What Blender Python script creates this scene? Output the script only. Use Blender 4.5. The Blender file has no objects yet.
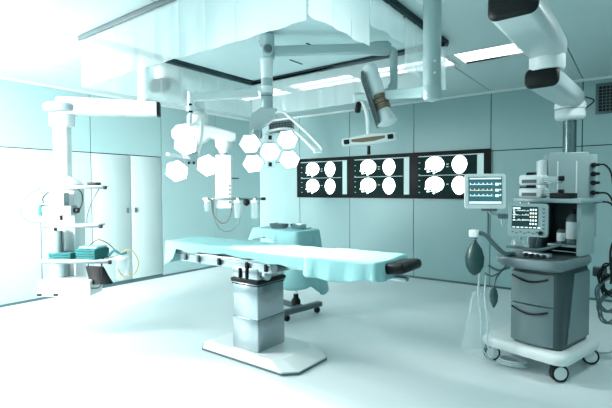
import bpy, bmesh, math, random
from mathutils import Vector, Matrix
random.seed(4)
S = bpy.context.scene
C = S.collection
PI = math.pi
V = Vector

# ------------------------------------------------------------ camera, world, light, exposure
cd = bpy.data.cameras.new('camera'); cam = bpy.data.objects.new('camera', cd); C.objects.link(cam)
cd.sensor_width = 36.0; cd.lens = 437.9 / 612 * 36; cd.clip_start = 0.05
cam.matrix_world = Matrix.Translation((0, 0, 1.47)) @ Matrix.Rotation(math.radians(37.08), 4, 'Z') @ Matrix.Rotation(math.radians(90 - 1.94), 4, 'X') @ Matrix.Rotation(math.radians(-0.27), 4, 'Z')
S.camera = cam

w = bpy.data.worlds.new('world'); S.world = w; w.use_nodes = True
w.node_tree.nodes['Background'].inputs[0].default_value = (0.55, 0.9, 1.0, 1)
w.node_tree.nodes['Background'].inputs[1].default_value = 1.0

TINT = (0.78, 0.97, 1.0)
def area(name, loc, aim, sx, sy, power, col=TINT, spread=180):
    l = bpy.data.lights.new(name, 'AREA'); l.shape = 'RECTANGLE'; l.size = sx; l.size_y = sy
    l.energy = power; l.color = col; l.spread = math.radians(spread)
    o = bpy.data.objects.new(name, l); C.objects.link(o); o.location = loc
    o.rotation_euler = (V(aim) - V(loc)).to_track_quat('-Z', 'Y').to_euler()
    return o
# added fill at an invented opening in the front wall, brightens the left side
area('window_daylight', (-4.9, -2.30, 1.65), (-6.0, 2.3, 1.2), 2.6, 1.7, 165, (1.0, 0.965, 0.95), 50)
# unseen left lamp (globe form added to whiten the ceiling) and the square ceiling light at the right, just outside the frame (fixtures built below)
pl_ = bpy.data.lights.new('left_globe', 'POINT'); pl_.energy = 700; pl_.shadow_soft_size = .20; pl_.color = (1.0, 0.97, 0.96)
po_ = bpy.data.objects.new('left_globe', pl_); C.objects.link(po_); po_.location = (-4.85, 1.0, 2.50)
area('right_ceiling_lamp', (.35, 4.0, 2.82), (.35, 4.0, 0), .45, .45, 18, (0.90, 0.99, 1.0))
# added fill at a made-up opening in the left wall, nearer than the frame's edge
area('side_window_daylight', (-6.25, -0.2, 1.65), (-3.4, 1.6, 0.0), 2.2, 1.7, 60, (1.0, 0.98, 0.97), 110)

S.view_settings.view_transform = 'Standard'; S.view_settings.look = 'None'
S.view_settings.exposure = 0.08; S.view_settings.gamma = 1.0; S.view_settings.use_curve_mapping = False

# ------------------------------------------------------------ materials
def mat(name, col, rough=0.5, metal=0.0, emit=0.0, ecol=None, noise=0.0, nscale=8.0, bump=0.0, bscale=30.0, coat=0.0, spec=0.5):
    m = bpy.data.materials.new(name); m.use_nodes = True; nt = m.node_tree; b = nt.nodes['Principled BSDF']
    b.inputs['Base Color'].default_value = (*col, 1); b.inputs['Roughness'].default_value = rough
    b.inputs['Metallic'].default_value = metal; b.inputs['Coat Weight'].default_value = coat
    b.inputs['Specular IOR Level'].default_value = spec
    if emit:
        b.inputs['Emission Color'].default_value = (*(ecol or col), 1); b.inputs['Emission Strength'].default_value = emit
    if noise or bump:
        tc = nt.nodes.new('ShaderNodeTexCoord')
        n = nt.nodes.new('ShaderNodeTexNoise'); n.inputs['Scale'].default_value = nscale; n.inputs['Detail'].default_value = 5
        nt.links.new(tc.outputs['Object'], n.inputs['Vector'])
        if noise:
            mx = nt.nodes.new('ShaderNodeMix'); mx.data_type = 'RGBA'
            mx.inputs['A'].default_value = (*[c * (1 - noise) for c in col], 1); mx.inputs['B'].default_value = (*[min(1, c * (1 + noise)) for c in col], 1)
            nt.links.new(n.outputs['Fac'], mx.inputs['Factor']); nt.links.new(mx.outputs['Result'], b.inputs['Base Color'])
        if bump:
            n2 = nt.nodes.new('ShaderNodeTexNoise'); n2.inputs['Scale'].default_value = bscale; n2.inputs['Detail'].default_value = 6
            nt.links.new(tc.outputs['Object'], n2.inputs['Vector'])
            bp = nt.nodes.new('ShaderNodeBump'); bp.inputs['Strength'].default_value = bump; bp.inputs['Distance'].default_value = 0.01
            nt.links.new(n2.outputs['Fac'], bp.inputs['Height']); nt.links.new(bp.outputs['Normal'], b.inputs['Normal'])
    return m
M = dict(
    floor=mat('vinyl_floor', (0.62, 0.715, 0.728), 0.40, noise=0.05, nscale=1.3, bump=0.02, bscale=160, spec=0.4),
    wall=mat('wall_panel', (0.265, 0.425, 0.433), 0.38, noise=0.03, nscale=2.0),
    seam=mat('dark_seam', (0.004, 0.012, 0.013), 0.9, spec=0.05),
    ceil=mat('ceiling_panel', (0.54, 0.67, 0.675), 0.45, noise=0.02, nscale=2.0),
    trim=mat('pale_trim', (0.62, 0.71, 0.71), 0.4),
    skirt=mat('cove_skirting', (0.05, 0.11, 0.12), 0.5),
    cab=mat('cabinet_laminate', (0.35, 0.465, 0.47), 0.35, noise=0.02),  # cabinet colour; on the lower left wall its paleness stands for strong light
    white=mat('white_enamel', (0.74, 0.80, 0.80), 0.32, noise=0.02, nscale=3, coat=0.2),
    grey=mat('grey_enamel', (0.27, 0.37, 0.38), 0.35, noise=0.03, nscale=4, coat=0.2),
    arm=mat('arm_enamel', (0.33, 0.45, 0.46), 0.3, noise=0.03, nscale=3, coat=0.3),
    slate=mat('slate_plastic', (0.075, 0.12, 0.13), 0.38, noise=0.05, nscale=5),
    dark=mat('black_plastic', (0.006, 0.009, 0.010), 0.45, spec=0.2),
    rubber=mat('black_rubber', (0.008, 0.011, 0.012), 0.6, spec=0.25),
    steel=mat('brushed_steel', (0.42, 0.48, 0.50), 0.24, 1.0, noise=0.06, nscale=20),
    chrome=mat('chrome', (0.70, 0.78, 0.80), 0.12, 1.0, noise=0.01),
    alu=mat('cast_aluminium', (0.42, 0.50, 0.52), 0.3, 0.8, noise=0.05, nscale=14),
    slate_metal=mat('dark_anodised_metal', (0.16, 0.22, 0.23), 0.25, 0.9, noise=0.05),  # steel column, its dark reflection put into the base colour
    grey_light=mat('pale_grey_enamel', (0.46, 0.56, 0.57), 0.3, noise=0.03, coat=0.2),
    drawer_grey=mat('drawer_front_grey', (0.15, 0.215, 0.225), 0.35, noise=0.05, nscale=4),
    slate_dark=mat('dark_slate_plastic', (0.03, 0.055, 0.06), 0.4, noise=0.04),
    brown=mat('brown_band', (0.20, 0.14, 0.085), 0.5, noise=0.15, nscale=25),
    cloth=mat('turquoise_cloth', (0.27, 0.54, 0.555), 0.85, noise=0.06, nscale=6, bump=0.15, bscale=60),
    towel=mat('green_towel', (0.015, 0.13, 0.135), 0.9, noise=0.15, nscale=20, bump=0.3, bscale=120),
    rail=mat('rail_grey', (0.26, 0.36, 0.38), 0.4, noise=0.03),
    gasket=mat('dark_gasket', (0.01, 0.035, 0.04), 0.6, spec=0.2),
    diffuser=mat('laminar_mesh', (0.62, 0.78, 0.79), 0.6, bump=0.1, bscale=300),
    led=mat('led_face', (1, 1, 1), 0.4, emit=8, ecol=(0.95, 1.0, 1.0)),
    tube_light=mat('lit_diffuser', (1, 1, 1), 0.4, emit=3.3, ecol=(0.92, 0.99, 1.0)),
    film=mat('film_white', (0.9, 1, 1), 0.5, emit=2.5, ecol=(0.93, 1.0, 1.0)),
    filmgrey=mat('film_grey', (0.3, 0.45, 0.45), 0.5, emit=0.30, ecol=(0.75, 1.0, 1.0)),
    filmdark=mat('film_dark', (0.006, 0.018, 0.018), 0.6, emit=0.01, ecol=(0.3, 0.9, 0.9), spec=0.05),
    screen_blue=mat('lit_screen_blue', (0.02, 0.08, 0.1), 0.2, emit=0.13, ecol=(0.25, 0.75, 0.85)),
    screen_dark=mat('lit_screen_dark', (0.01, 0.02, 0.02), 0.2, emit=0.02, ecol=(0.3, 0.9, 0.9)),
    trace=mat('lit_trace', (0.8, 1, 1), 0.5, emit=0.8, ecol=(0.75, 1.0, 1.0)),
    trace_warm=mat('lit_trace_warm', (0.8, 0.8, 0.6), 0.5, emit=0.6, ecol=(1.0, 0.85, 0.6)),
    bag=mat('dark_green_rubber', (0.008, 0.05, 0.05), 0.35),
    hose=mat('hose_grey', (0.09, 0.15, 0.16), 0.45),
    hose_pale=mat('hose_pale', (0.55, 0.68, 0.70), 0.35),
    hose_brown=mat('hose_brown', (0.11, 0.065, 0.04), 0.5),
    hose_yellow=mat('hose_yellow', (0.34, 0.28, 0.07), 0.5),
    label=mat('paper_label', (0.70, 0.80, 0.80), 0.7, noise=0.05, nscale=40),
)
def glassy(name, col, clear, rough=0.35):
    m = bpy.data.materials.new(name); m.use_nodes = True; nt = m.node_tree; nt.nodes.clear()
    out = nt.nodes.new('ShaderNodeOutputMaterial'); tr = nt.nodes.new('ShaderNodeBsdfTransparent')
    df = nt.nodes.new('ShaderNodeBsdfDiffuse'); tl = nt.nodes.new('ShaderNodeBsdfTranslucent'); gl = nt.nodes.new('ShaderNodeBsdfGlossy')
    for n in (df, tl): n.inputs['Color'].default_value = (*col, 1)
    gl.inputs['Roughness'].default_value = rough
    a = nt.nodes.new('ShaderNodeMixShader'); a.inputs[0].default_value = 0.5
    b = nt.nodes.new('ShaderNodeMixShader'); b.inputs[0].default_value = 0.12
    c = nt.nodes.new('ShaderNodeMixShader')
    tc = nt.nodes.new('ShaderNodeTexCoord'); nz = nt.nodes.new('ShaderNodeTexNoise'); nz.inputs['Scale'].default_value = 2.0
    mr = nt.nodes.new('ShaderNodeMapRange'); mr.inputs['To Min'].default_value = max(0, clear - 0.06); mr.inputs['To Max'].default_value = min(1, clear + 0.06)
    L = nt.links.new
    L(tc.outputs['Object'], nz.inputs['Vector']); L(nz.outputs['Fac'], mr.inputs['Value']); L(mr.outputs['Result'], c.inputs[0])
    L(df.outputs[0], a.inputs[1]); L(tl.outputs[0], a.inputs[2]); L(a.outputs[0], b.inputs[1]); L(gl.outputs[0], b.inputs[2])
    L(b.outputs[0], c.inputs[1]); L(tr.outputs[0], c.inputs[2]); L(c.outputs[0], out.inputs['Surface'])
    return m
M['curtain'] = glassy('clear_plastic_sheet', (0.80, 0.91, 0.92), 0.36, 0.2)
M['curtain_clear'] = glassy('very_clear_plastic_sheet', (0.80, 0.91, 0.92), 0.62, 0.2)
M['plastic'] = glassy('clear_plastic', (0.66, 0.8, 0.82), 0.55, 0.1)
M['thin_plastic'] = glassy('thin_plastic_bag', (0.8, 0.95, 0.97), 0.80, 0.1)

# ------------------------------------------------------------ mesh builder
class MB:
    def __init__(s): s.bm = bmesh.new(); s.mi = 0
    def _f(s, vs):
        try:
            f = s.bm.faces.new(vs); f.material_index = s.mi; return f
        except ValueError: return None
    def box(s, x0, x1, y0, y1, z0, z1, bev=0.0, seg=2, mx=None):
        r = bmesh.ops.create_cube(s.bm, size=1.0)['verts']
        m = Matrix.Translation(((x0 + x1) / 2, (y0 + y1) / 2, (z0 + z1) / 2)) @ Matrix.Diagonal((abs(x1 - x0), abs(y1 - y0), abs(z1 - z0), 1))
        if mx: m = mx @ m
        bmesh.ops.transform(s.bm, matrix=m, verts=r)
        fs = {f for v in r for f in v.link_faces}
        for f in fs: f.material_index = s.mi
        if bev:
            es = list({e for v in r for e in v.link_edges})
            bmesh.ops.bevel(s.bm, geom=es, offset=bev, segments=seg, profile=0.5, affect='EDGES', material=s.mi)
        return s
    def ring(s, pts): return [s.bm.verts.new(p) for p in pts]
    def skin(s, rings, cap0=True, cap1=True, closed=True):
        R = [s.ring(r) for r in rings]; n = len(R[0])
        for a, b in zip(R, R[1:]):
            for i in range(n if closed else n - 1):
                j = (i + 1) % n; s._f([a[i], a[j], b[j], b[i]])
        if closed and cap0: s._f(list(reversed(R[0])))
        if closed and cap1: s._f(R[-1])
        return s
    def cyl(s, p0, p1, r0, r1=None, seg=20):
        p0, p1 = V(p0), V(p1); r1 = r0 if r1 is None else r1
        q = (p1 - p0).to_track_quat('Z', 'Y'); a = []
        for p, r in ((p0, r0), (p1, r1)): a.append([p + q @ V((r * math.cos(2 * PI * i / seg), r * math.sin(2 * PI * i / seg), 0)) for i in range(seg)])
        return s.skin(a)
    def lathe(s, prof, p0=(0, 0, 0), axis=(0, 0, 1), seg=24, sx=1, sy=1):
        q = V(axis).to_track_quat('Z', 'Y'); p0 = V(p0)
        return s.skin([[p0 + q @ V((max(r, 1e-4) * sx * math.cos(2 * PI * i / seg), max(r, 1e-4) * sy * math.sin(2 * PI * i / seg), z)) for i in range(seg)] for r, z in prof])
    def tube(s, pts, r, seg=8, smooth=4, closed=False):
        pts = [V(p) for p in pts]
        if smooth > 1 and len(pts) > 2:
            out = []; n = len(pts)
            for i in range(n if closed else n - 1):
                g = (lambda k: pts[k % n]) if closed else (lambda k: pts[min(max(k, 0), n - 1)])
                a, b, c, d = g(i - 1), g(i), g(i + 1), g(i + 2)
                for k in range(smooth):
                    t = k / smooth
                    out.append(0.5 * ((2 * b) + (c - a) * t + (2 * a - 5 * b + 4 * c - d) * t * t + (-a + 3 * b - 3 * c + d) * t ** 3))
            if not closed: out.append(pts[-1])
            pts = out
        R = []; up = V((0, 0, 1)); n = len(pts); prev = None
        for i, p in enumerate(pts):
            if closed: t = (pts[(i + 1) % n] - pts[i - 1]).normalized()
            else: t = (pts[min(i + 1, n - 1)] - pts[max(i - 1, 0)]).normalized()
            if prev is None: a = t.orthogonal().normalized()
            else:
                a = prev - t * prev.dot(t)
                a = a.normalized() if a.length > 1e-5 else t.orthogonal().normalized()
            prev = a; b = t.cross(a)
            R.append([p + (a * math.cos(2 * PI * k / seg) + b * math.sin(2 * PI * k / seg)) * r for k in range(seg)])
        if closed: R.append(R[0])
        return s.skin(R, not closed, not closed)
    def prism(s, poly, z0, z1, mx=None, inset=0.0):
        m = mx or Matrix.Identity(4)
        c = V((sum(p[0] for p in poly) / len(poly), sum(p[1] for p in poly) / len(poly)))
        k = [((V(p) - c) * (1 - inset) + c) for p in poly]
        return s.skin([[m @ V((p[0], p[1], z0)) for p in poly], [m @ V((p[0], p[1], z1)) for p in k]])
    def sweep_rr(s, stations, mx=None, seg=6):
        """rounded-rectangle sections along local +X: (x, half_width_y, half_height_z, corner_r, yoff, zoff)"""
        m = mx or Matrix.Identity(4); R = []
        for x, hw, hh, cr, yo, zo in stations:
            cr = min(cr, hw, hh); ring = []
            for cx, cz, a0 in ((hw - cr, hh - cr, 0), (-hw + cr, hh - cr, PI / 2), (-hw + cr, -hh + cr, PI), (hw - cr, -hh + cr, 1.5 * PI)):
                for k in range(seg + 1):
                    a = a0 + PI / 2 * k / seg; ring.append(m @ V((x, yo + cx + cr * math.cos(a), zo + cz + cr * math.sin(a))))
            R.append(ring)
        return s.skin(R)
    def build(s, name, mats, parent=None, loc=None, ang=0.6):
        bmesh.ops.remove_doubles(s.bm, verts=s.bm.verts, dist=1e-6)
        bmesh.ops.recalc_face_normals(s.bm, faces=s.bm.faces)
        for f in s.bm.faces: f.smooth = True
        for e in s.bm.edges:
            if len(e.link_faces) == 2 and e.calc_face_angle(0) > ang: e.smooth = False
        me = bpy.data.meshes.new(name); s.bm.to_mesh(me); s.bm.free()
        for m in (mats if isinstance(mats, (list, tuple)) else [mats]): me.materials.append(M[m] if isinstance(m, str) else m)
        o = bpy.data.objects.new(name, me); C.objects.link(o)
        if parent: o.parent = parent
        if loc: o.location = loc
        return o
def rrect(x0, x1, y0, y1, r, seg=6):
    out = []
    for cx, cy, a0 in ((x1 - r, y1 - r, 0), (x0 + r, y1 - r, PI / 2), (x0 + r, y0 + r, PI), (x1 - r, y0 + r, 1.5 * PI)):
        for k in range(seg + 1):
            a = a0 + PI / 2 * k / seg; out.append((cx + r * math.cos(a), cy + r * math.sin(a)))
    return out
def thing(name, label, cat, loc=(0, 0, 0), rotz=0.0, group=None):
    o = bpy.data.objects.new(name, None); C.objects.link(o); o.location = loc; o.rotation_euler = (0, 0, rotz); o.empty_display_size = 0.1
    o['label'] = label; o['category'] = cat
    if group: o['group'] = group
    return o
def tag(o, label, cat, group=None):
    o['label'] = label; o['category'] = cat
    if group: o['group'] = group
    return o
def struct(o): o['kind'] = 'structure'; return o
def frame(p, xdir, up=(0, 0, 1)):
    x = V(xdir).normalized(); z = V(up); y = z.cross(x).normalized(); z = x.cross(y)
    return Matrix(((x.x, y.x, z.x, p[0]), (x.y, y.y, z.y, p[1]), (x.z, y.z, z.z, p[2]), (0, 0, 0, 1)))
def T(*p): return Matrix.Translation(p)

# ------------------------------------------------------------ the room
XL, XR, YB, YF, H = -6.374, 1.7, 6.808, -2.5, 2.89
b = MB(); b.box(XL - .1, XR + .1, YF - .1, YB + .1, -0.1, 0); struct(b.build('floor', 'floor'))
G = 0.012
SX = [XL, -5.297, -4.151, -2.928, -1.728, -0.587, 0.56, XR]
b = MB()                                                    # ceiling: panels in front of a dark backing
ys = [YF, -1.45, -0.25, 0.95, 2.15, 3.35, 4.62, 5.20, YB]
LUM = [(-5.05, -4.05), (-3.90, -2.85), (-2.75, -1.655), (-1.61, -0.565)]
b.box(XL - .1, XR + .1, YF - .1, YB + .1, H + .02, H + .1)
b.mi = 1
for xa, xb in zip(SX, SX[1:]):
    b.box(xa + G / 2, xb - G / 2, YF, 4.66, H, H + .03)
    b.box(xa + G / 2, xb - G / 2, 5.16, YB, H, H + .03)
ed = [XL] + [v for l in LUM for v in l] + [XR]
for i in range(0, len(ed), 2): b.box(ed[i], ed[i + 1], 4.66, 5.16, H, H + .03)
struct(b.build('ceiling', ['seam', 'ceil']))

def panels(b, axis, face, sgn, segs, zs):
    for a0, a1 in zip(segs, segs[1:]):
        for z0, z1 in zip(zs, zs[1:]):
            lo, hi = min(a0, a1) + G / 2, max(a0, a1) - G / 2
            if axis == 'x': b.box(lo, hi, face, face + .03 * sgn, z0 + G / 2, z1 - G / 2)
            else: b.box(face, face + .03 * sgn, lo, hi, z0 + G / 2, z1 - G / 2)
b = MB(); b.box(XL - .1, XR + .1, YB + .02, YB + .1, 0, H); b.mi = 1
panels(b, 'x', YB, 1, SX, [0, 2.02, H]); struct(b.build('wall_back', ['seam', 'wall']))
b = MB()
for y0, y1, z0, z1 in ((YF, -1.3, 0, H), (.9, 3.227, 0, H), (-1.3, .9, 0, .8), (-1.3, .9, 2.5, H), (4.419, YB, 0, H), (3.227, 4.419, 2.02, H)):
    b.box(XL - .1, XL - .02, y0, y1, z0, z1)
b.mi = 1
panels(b, 'y', XL, -1, [YB, 5.602, 4.419], [0, H])
panels(b, 'y', XL, -1, [4.419, 3.227, 2.03, .9], [2.02, H])
b.mi = 2; panels(b, 'y', XL, -1, [3.227, 2.03, .9], [0, 2.02]); b.mi = 1  # paler panels carry the glare on the lower left wall in their colour
panels(b, 'y', XL, -1, [-1.3, YF], [0, 2.02, H]); panels(b, 'y', XL, -1, [.9, -1.3], [0, .8]); panels(b, 'y', XL, -1, [.9, -1.3], [2.5, H])
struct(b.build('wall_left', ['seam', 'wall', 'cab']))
b = MB(); b.box(XR + .02, XR + .1, YF, YB, 0, H); b.mi = 1
panels(b, 'y', XR, 1, [YF, -1.3, 0, 1.3, 2.6, 3.9, 5.2, YB], [0, 2.02, H]); struct(b.build('wall_right', ['seam', 'wall']))
b = MB()
for x0, x1, z0, z1 in ((XL, -6.25, 0, H), (-3.55, XR, 0, H), (-6.25, -3.55, 0, .75), (-6.25, -3.55, 2.55, H)): b.box(x0, x1, YF - .1, YF, z0, z1)
struct(b.build('wall_front', 'wall'))
# added windows outside the frame, made up to house the two fills
def window(n, mk):
    o = MB(); mk(o, 'f'); f = struct(o.build('window_%d' % n, 'trim'))
    o = MB(); mk(o, 'g'); o.build('pane', 'thin_plastic', f)
def w1(o, k):
    if k == 'f':
        for x0, x1, z0, z1 in ((-6.25, -6.19, .75, 2.55), (-3.61, -3.55, .75, 2.55), (-6.19, -3.61, .75, .81), (-6.19, -3.61, 2.49, 2.55), (-4.93, -4.87, .81, 2.49)): o.box(x0, x1, YF - .09, YF - .01, z0, z1)
    else: o.box(-6.19, -3.61, YF - .055, YF - .045, .81, 2.49)
def w2(o, k):
    if k == 'f':
        for y0, y1, z0, z1 in ((-1.3, -1.24, .8, 2.5), (.84, .9, .8, 2.5), (-1.24, .84, .8, .86), (-1.24, .84, 2.44, 2.5)): o.box(XL - .09, XL - .01, y0, y1, z0, z1)
    else: o.box(XL - .055, XL - .045, -1.24, .84, .86, 2.44)
window(1, w1); window(2, w2)
b = MB(); b.box(XL, XR, YB - .012, YB - .001, 0.0, .03); struct(b.build('baseboard_back', 'skirt'))
b = MB(); b.box(XL + .001, XL + .012, .5, YB - .014, 0.0, .03); struct(b.build('baseboard_left', 'skirt'))
b = MB(); b.box(XL, XR, YB - .035, YB - .001, H - .03, H - .001); struct(b.build('trim_1', 'trim'))
b = MB(); b.box(XL + .001, XL + .03, YF, YB - .036, H - .025, H - .001); struct(b.build('trim_2', 'trim'))

# built-in cabinet on the left wall
t = thing('wall_cabinet', 'tall pale two-door cabinet built flush into the left wall', 'cabinet', (XL, 3.823, 0.05))
b = MB()
b.box(-.45, -.43, -.594, .594, 0, 1.965); b.box(-.43, -.03, -.594, -.576, 0, 1.965); b.box(-.43, -.03, .576, .594, 0, 1.965); b.box(-.43, -.03, -.576, .576, 0, .02); b.box(-.43, -.03, -.576, .576, 1.945, 1.965)
b.build('carcass', 'cab', t)
b = MB(); b.box(-.42, -.004, -.594, .594, -.049, -.001); b.build('plinth', 'skirt', t)
for y0, y1, hy in ((-.590, .028, -.035), (.036, .590, .10)):
    b = MB(); b.box(-.028, -.002, y0, y1, .004, 1.962, .003); d = b.build('door', 'cab', t)
    b = MB(); b.box(-.001, .012, hy - .016, hy + .016, 1.06, 1.14, .004); b.build('handle', 'slate', d)

# air vents high on the back wall
def vent(cx, cz, hw, hh, label):
    t = thing('air_vent', label, 'vent', (cx, YB, cz), group='dark grilles on the back wall')
    f = .035
    b = MB()
    for x0, x1, z0, z1 in ((-hw, hw, hh - f, hh), (-hw, hw, -hh, -hh + f), (-hw, -hw + f, -hh + f, hh - f), (hw - f, hw, -hh + f, hh - f)): b.box(x0, x1, -.02, -.001, z0, z1, .003)
    b.build('vent_frame', 'slate', t)
    hw -= f; hh -= f
    b = MB(); b.box(-hw, hw, -.004, -.001, -hh, hh); b.build('backing', 'dark', t)
    b = MB(); n = round(hw * 2 / .039); m = round(hh * 2 / .04)
    for i in range(1, n): x = -hw + i * 2 * hw / n; b.box(x - .004, x + .004, -.012, -.006, -hh, hh)
    for i in range(1, m): z = -hh + i * 2 * hh / m; b.box(-hw, hw, -.0125, -.0065, z - .004, z + .004)
    b.build('grille', 'slate', t)
vent(-.236, 2.61, .21, .195, 'dark square grille high on the back wall at the right edge')
vent(-5.76, 2.735, .33, .12, 'long low dark grille on the back wall behind the five-hexagon lamp')

# recessed ceiling lights
LL = ['recessed ceiling light nearest the left wall, behind the curtained canopy', 'recessed ceiling light behind the left half of the curtained canopy',
      'recessed ceiling light behind the thick round ceiling tube', 'bright recessed ceiling light crossed by the big rounded ceiling arm']
for (x0, x1), lab in zip(LUM, LL):
    cx = (x0 + x1) / 2; t = thing('ceiling_light', lab, 'ceiling light', (cx, 4.91, H), group='recessed ceiling lights')
    hw = (x1 - x0) / 2
    b = MB()
    for a in ((-hw, hw, -.25, -.215), (-hw, hw, .215, .25), (-hw, -hw + .035, -.215, .215), (hw - .035, hw, -.215, .215)): b.box(a[0], a[1], a[2], a[3], -.004, .03)
    b.box(-hw + .035, hw - .035, -.012, .012, 0, .02); b.build('light_frame', 'trim', t)
    b = MB()
    b.box(-hw + .035, hw - .035, -.215, .215, .018, .028); b.build('diffuser', 'tube_light', t)

t = thing('globe_lamp', 'round white globe lamp hanging near the left wall, in front of the white pendant', 'lamp', (-4.85, 1.0, 2.50))  # lamp inferred from the table shadow; globe form added to throw light upwards
b = MB(); b.lathe([(0, -.17), (.065, -.157), (.12, -.12), (.157, -.065), (.17, 0), (.157, .065), (.12, .12), (.065, .157), (0, .17)]); b.build('globe', 'tube_light', t)
b = MB(); b.cyl((0, 0, .165), (0, 0, .385), .018); b.build('stem', 'white', t)
for x, y, lab in ((.35, 4.0, 'square ceiling light above the right side of the anaesthesia machine'),):
    t = thing('ceiling_light', lab, 'ceiling light', (x, y, H))
    b = MB()
    for a in ((-.27, .27, -.27, -.235), (-.27, .27, .235, .27), (-.27, -.235, -.235, .235), (.235, .27, -.235, .235)): b.box(*a, -.06, -.001)
    b.build('light_frame', 'trim', t)
    b = MB(); b.box(-.234, .234, -.234, .234, -.05, -.03); b.build('diffuser', 'tube_light', t)

# laminar-flow ceiling with plastic curtains
X0, X1, Y0, Y1, ZC = -4.103, -1.504, 2.009, 4.245, 2.425
t = thing('laminar_canopy', 'large rectangular clean-air ceiling field framed by a rail', 'canopy', ((X0 + X1) / 2, (Y0 + Y1) / 2, H))
hx, hy = (X1 - X0) / 2, (Y1 - Y0) / 2
b = MB()
for a in ((-hx - .02, hx + .02, -hy - .02, -hy + .02), (-hx - .02, hx + .02, hy - .02, hy + .02), (-hx - .02, -hx + .02, -hy + .02, hy - .02)): b.box(*a, -.045, -.001, .004)
b.build('curtain_rail', 'slate', t)
b = MB(); b.box(hx - .02, hx + .04, -hy + .02, hy - .02, -.045, -.001, .004); b.build('dark_side_rail', 'gasket', t)
for x, y, l in ((-.10, -.02, .26), (.22, .30, .30), (-.25, .62, .22)):
    b = MB(); b.box(x, x + .018, y, y + l, -.012, -.0065); b.build('diffuser_slot', 'gasket', t)
b = MB()
i1 = .022; i2 = .085
for a in ((-hx + i1, hx - i1, hy - i1 - .025, hy - i1), (-hx + i1, -hx + i2, -hy + i1, hy - i1 - .026)): b.box(*a, -.02, -.001, .003)
b.build('gasket', 'gasket', t)
b = MB()
b.box(-hx + i2 + .01, hx - i2 - .01, -hy + .04, hy - i2 - .01, -.006, -.001)
b.build('diffuser_panel', 'diffuser', t)

def curtain(name, p0, p1, label, n, zlow=ZC, wob=.008, m='curtain'):
    p0, p1 = V(p0), V(p1); d = p1 - p0; L = d.length; d.normalize(); nn = V((-d.y, d.x, 0))
    b = MB(); k = n * 8; rows = 7; grid = []
    for j in range(rows + 1):
        z = H - .046 - (H - .046 - zlow) * j / rows; row = []
        for i in range(k + 1):
            s_ = i / k; ph = (s_ * n) % 1
            off = wob * math.sin(2 * PI * s_ * n) * (0.3 + j / rows) + .010 * (ph - .5) + .006 * (j / rows) * math.sin(9 * s_ + 1)
            row.append(p0 + d * (L * s_) + nn * off + V((0, 0, z)))
        grid.append(row)
    b.skin(grid, closed=False)
    o = b.build(name, m, ang=.25)
    for i in range(1, n):
        c = MB(); q = p0 + d * (L * i / n)
        c.box(-.0035, .0035, -.002, .002, zlow + .004, H - .05, mx=T(q.x + nn.x * .0, q.y + nn.y * .0, 0) @ Matrix.Rotation(math.atan2(d.y, d.x), 4, 'Z'))
        c.build('overlap_seam', 'plastic', o)
    return tag(o, label, 'curtain')
e = .012
curtain('plastic_curtain', (X0, Y0, 0), (X1, Y0, 0), 'clear plastic curtain on the near long side of the ceiling canopy', 9)
curtain('plastic_curtain', (X0, Y0 + e, 0), (X0, Y1, 0), 'clear plastic curtain on the left short side of the ceiling canopy', 8, m='curtain_clear')
curtain('plastic_curtain', (X0 + e, Y1, 0), (X1, Y1, 0), 'brightly lit plastic curtain on the far side of the ceiling canopy', 10)
curtain('plastic_curtain', (X1, Y0 + e, 0), (X1, 2.72, 0), 'clear plastic curtain on the right side of the canopy, nearest of three', 3, 2.46)
curtain('plastic_curtain', (X1, 2.75, 0), (X1, 3.28, 0), 'short clear plastic flap above the elbow of the long display arm', 2, 2.62)
curtain('plastic_curtain', (X1, 3.31, 0), (X1, Y1 - e, 0), 'clear plastic curtain on the right side of the canopy, farthest of three', 4)

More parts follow.
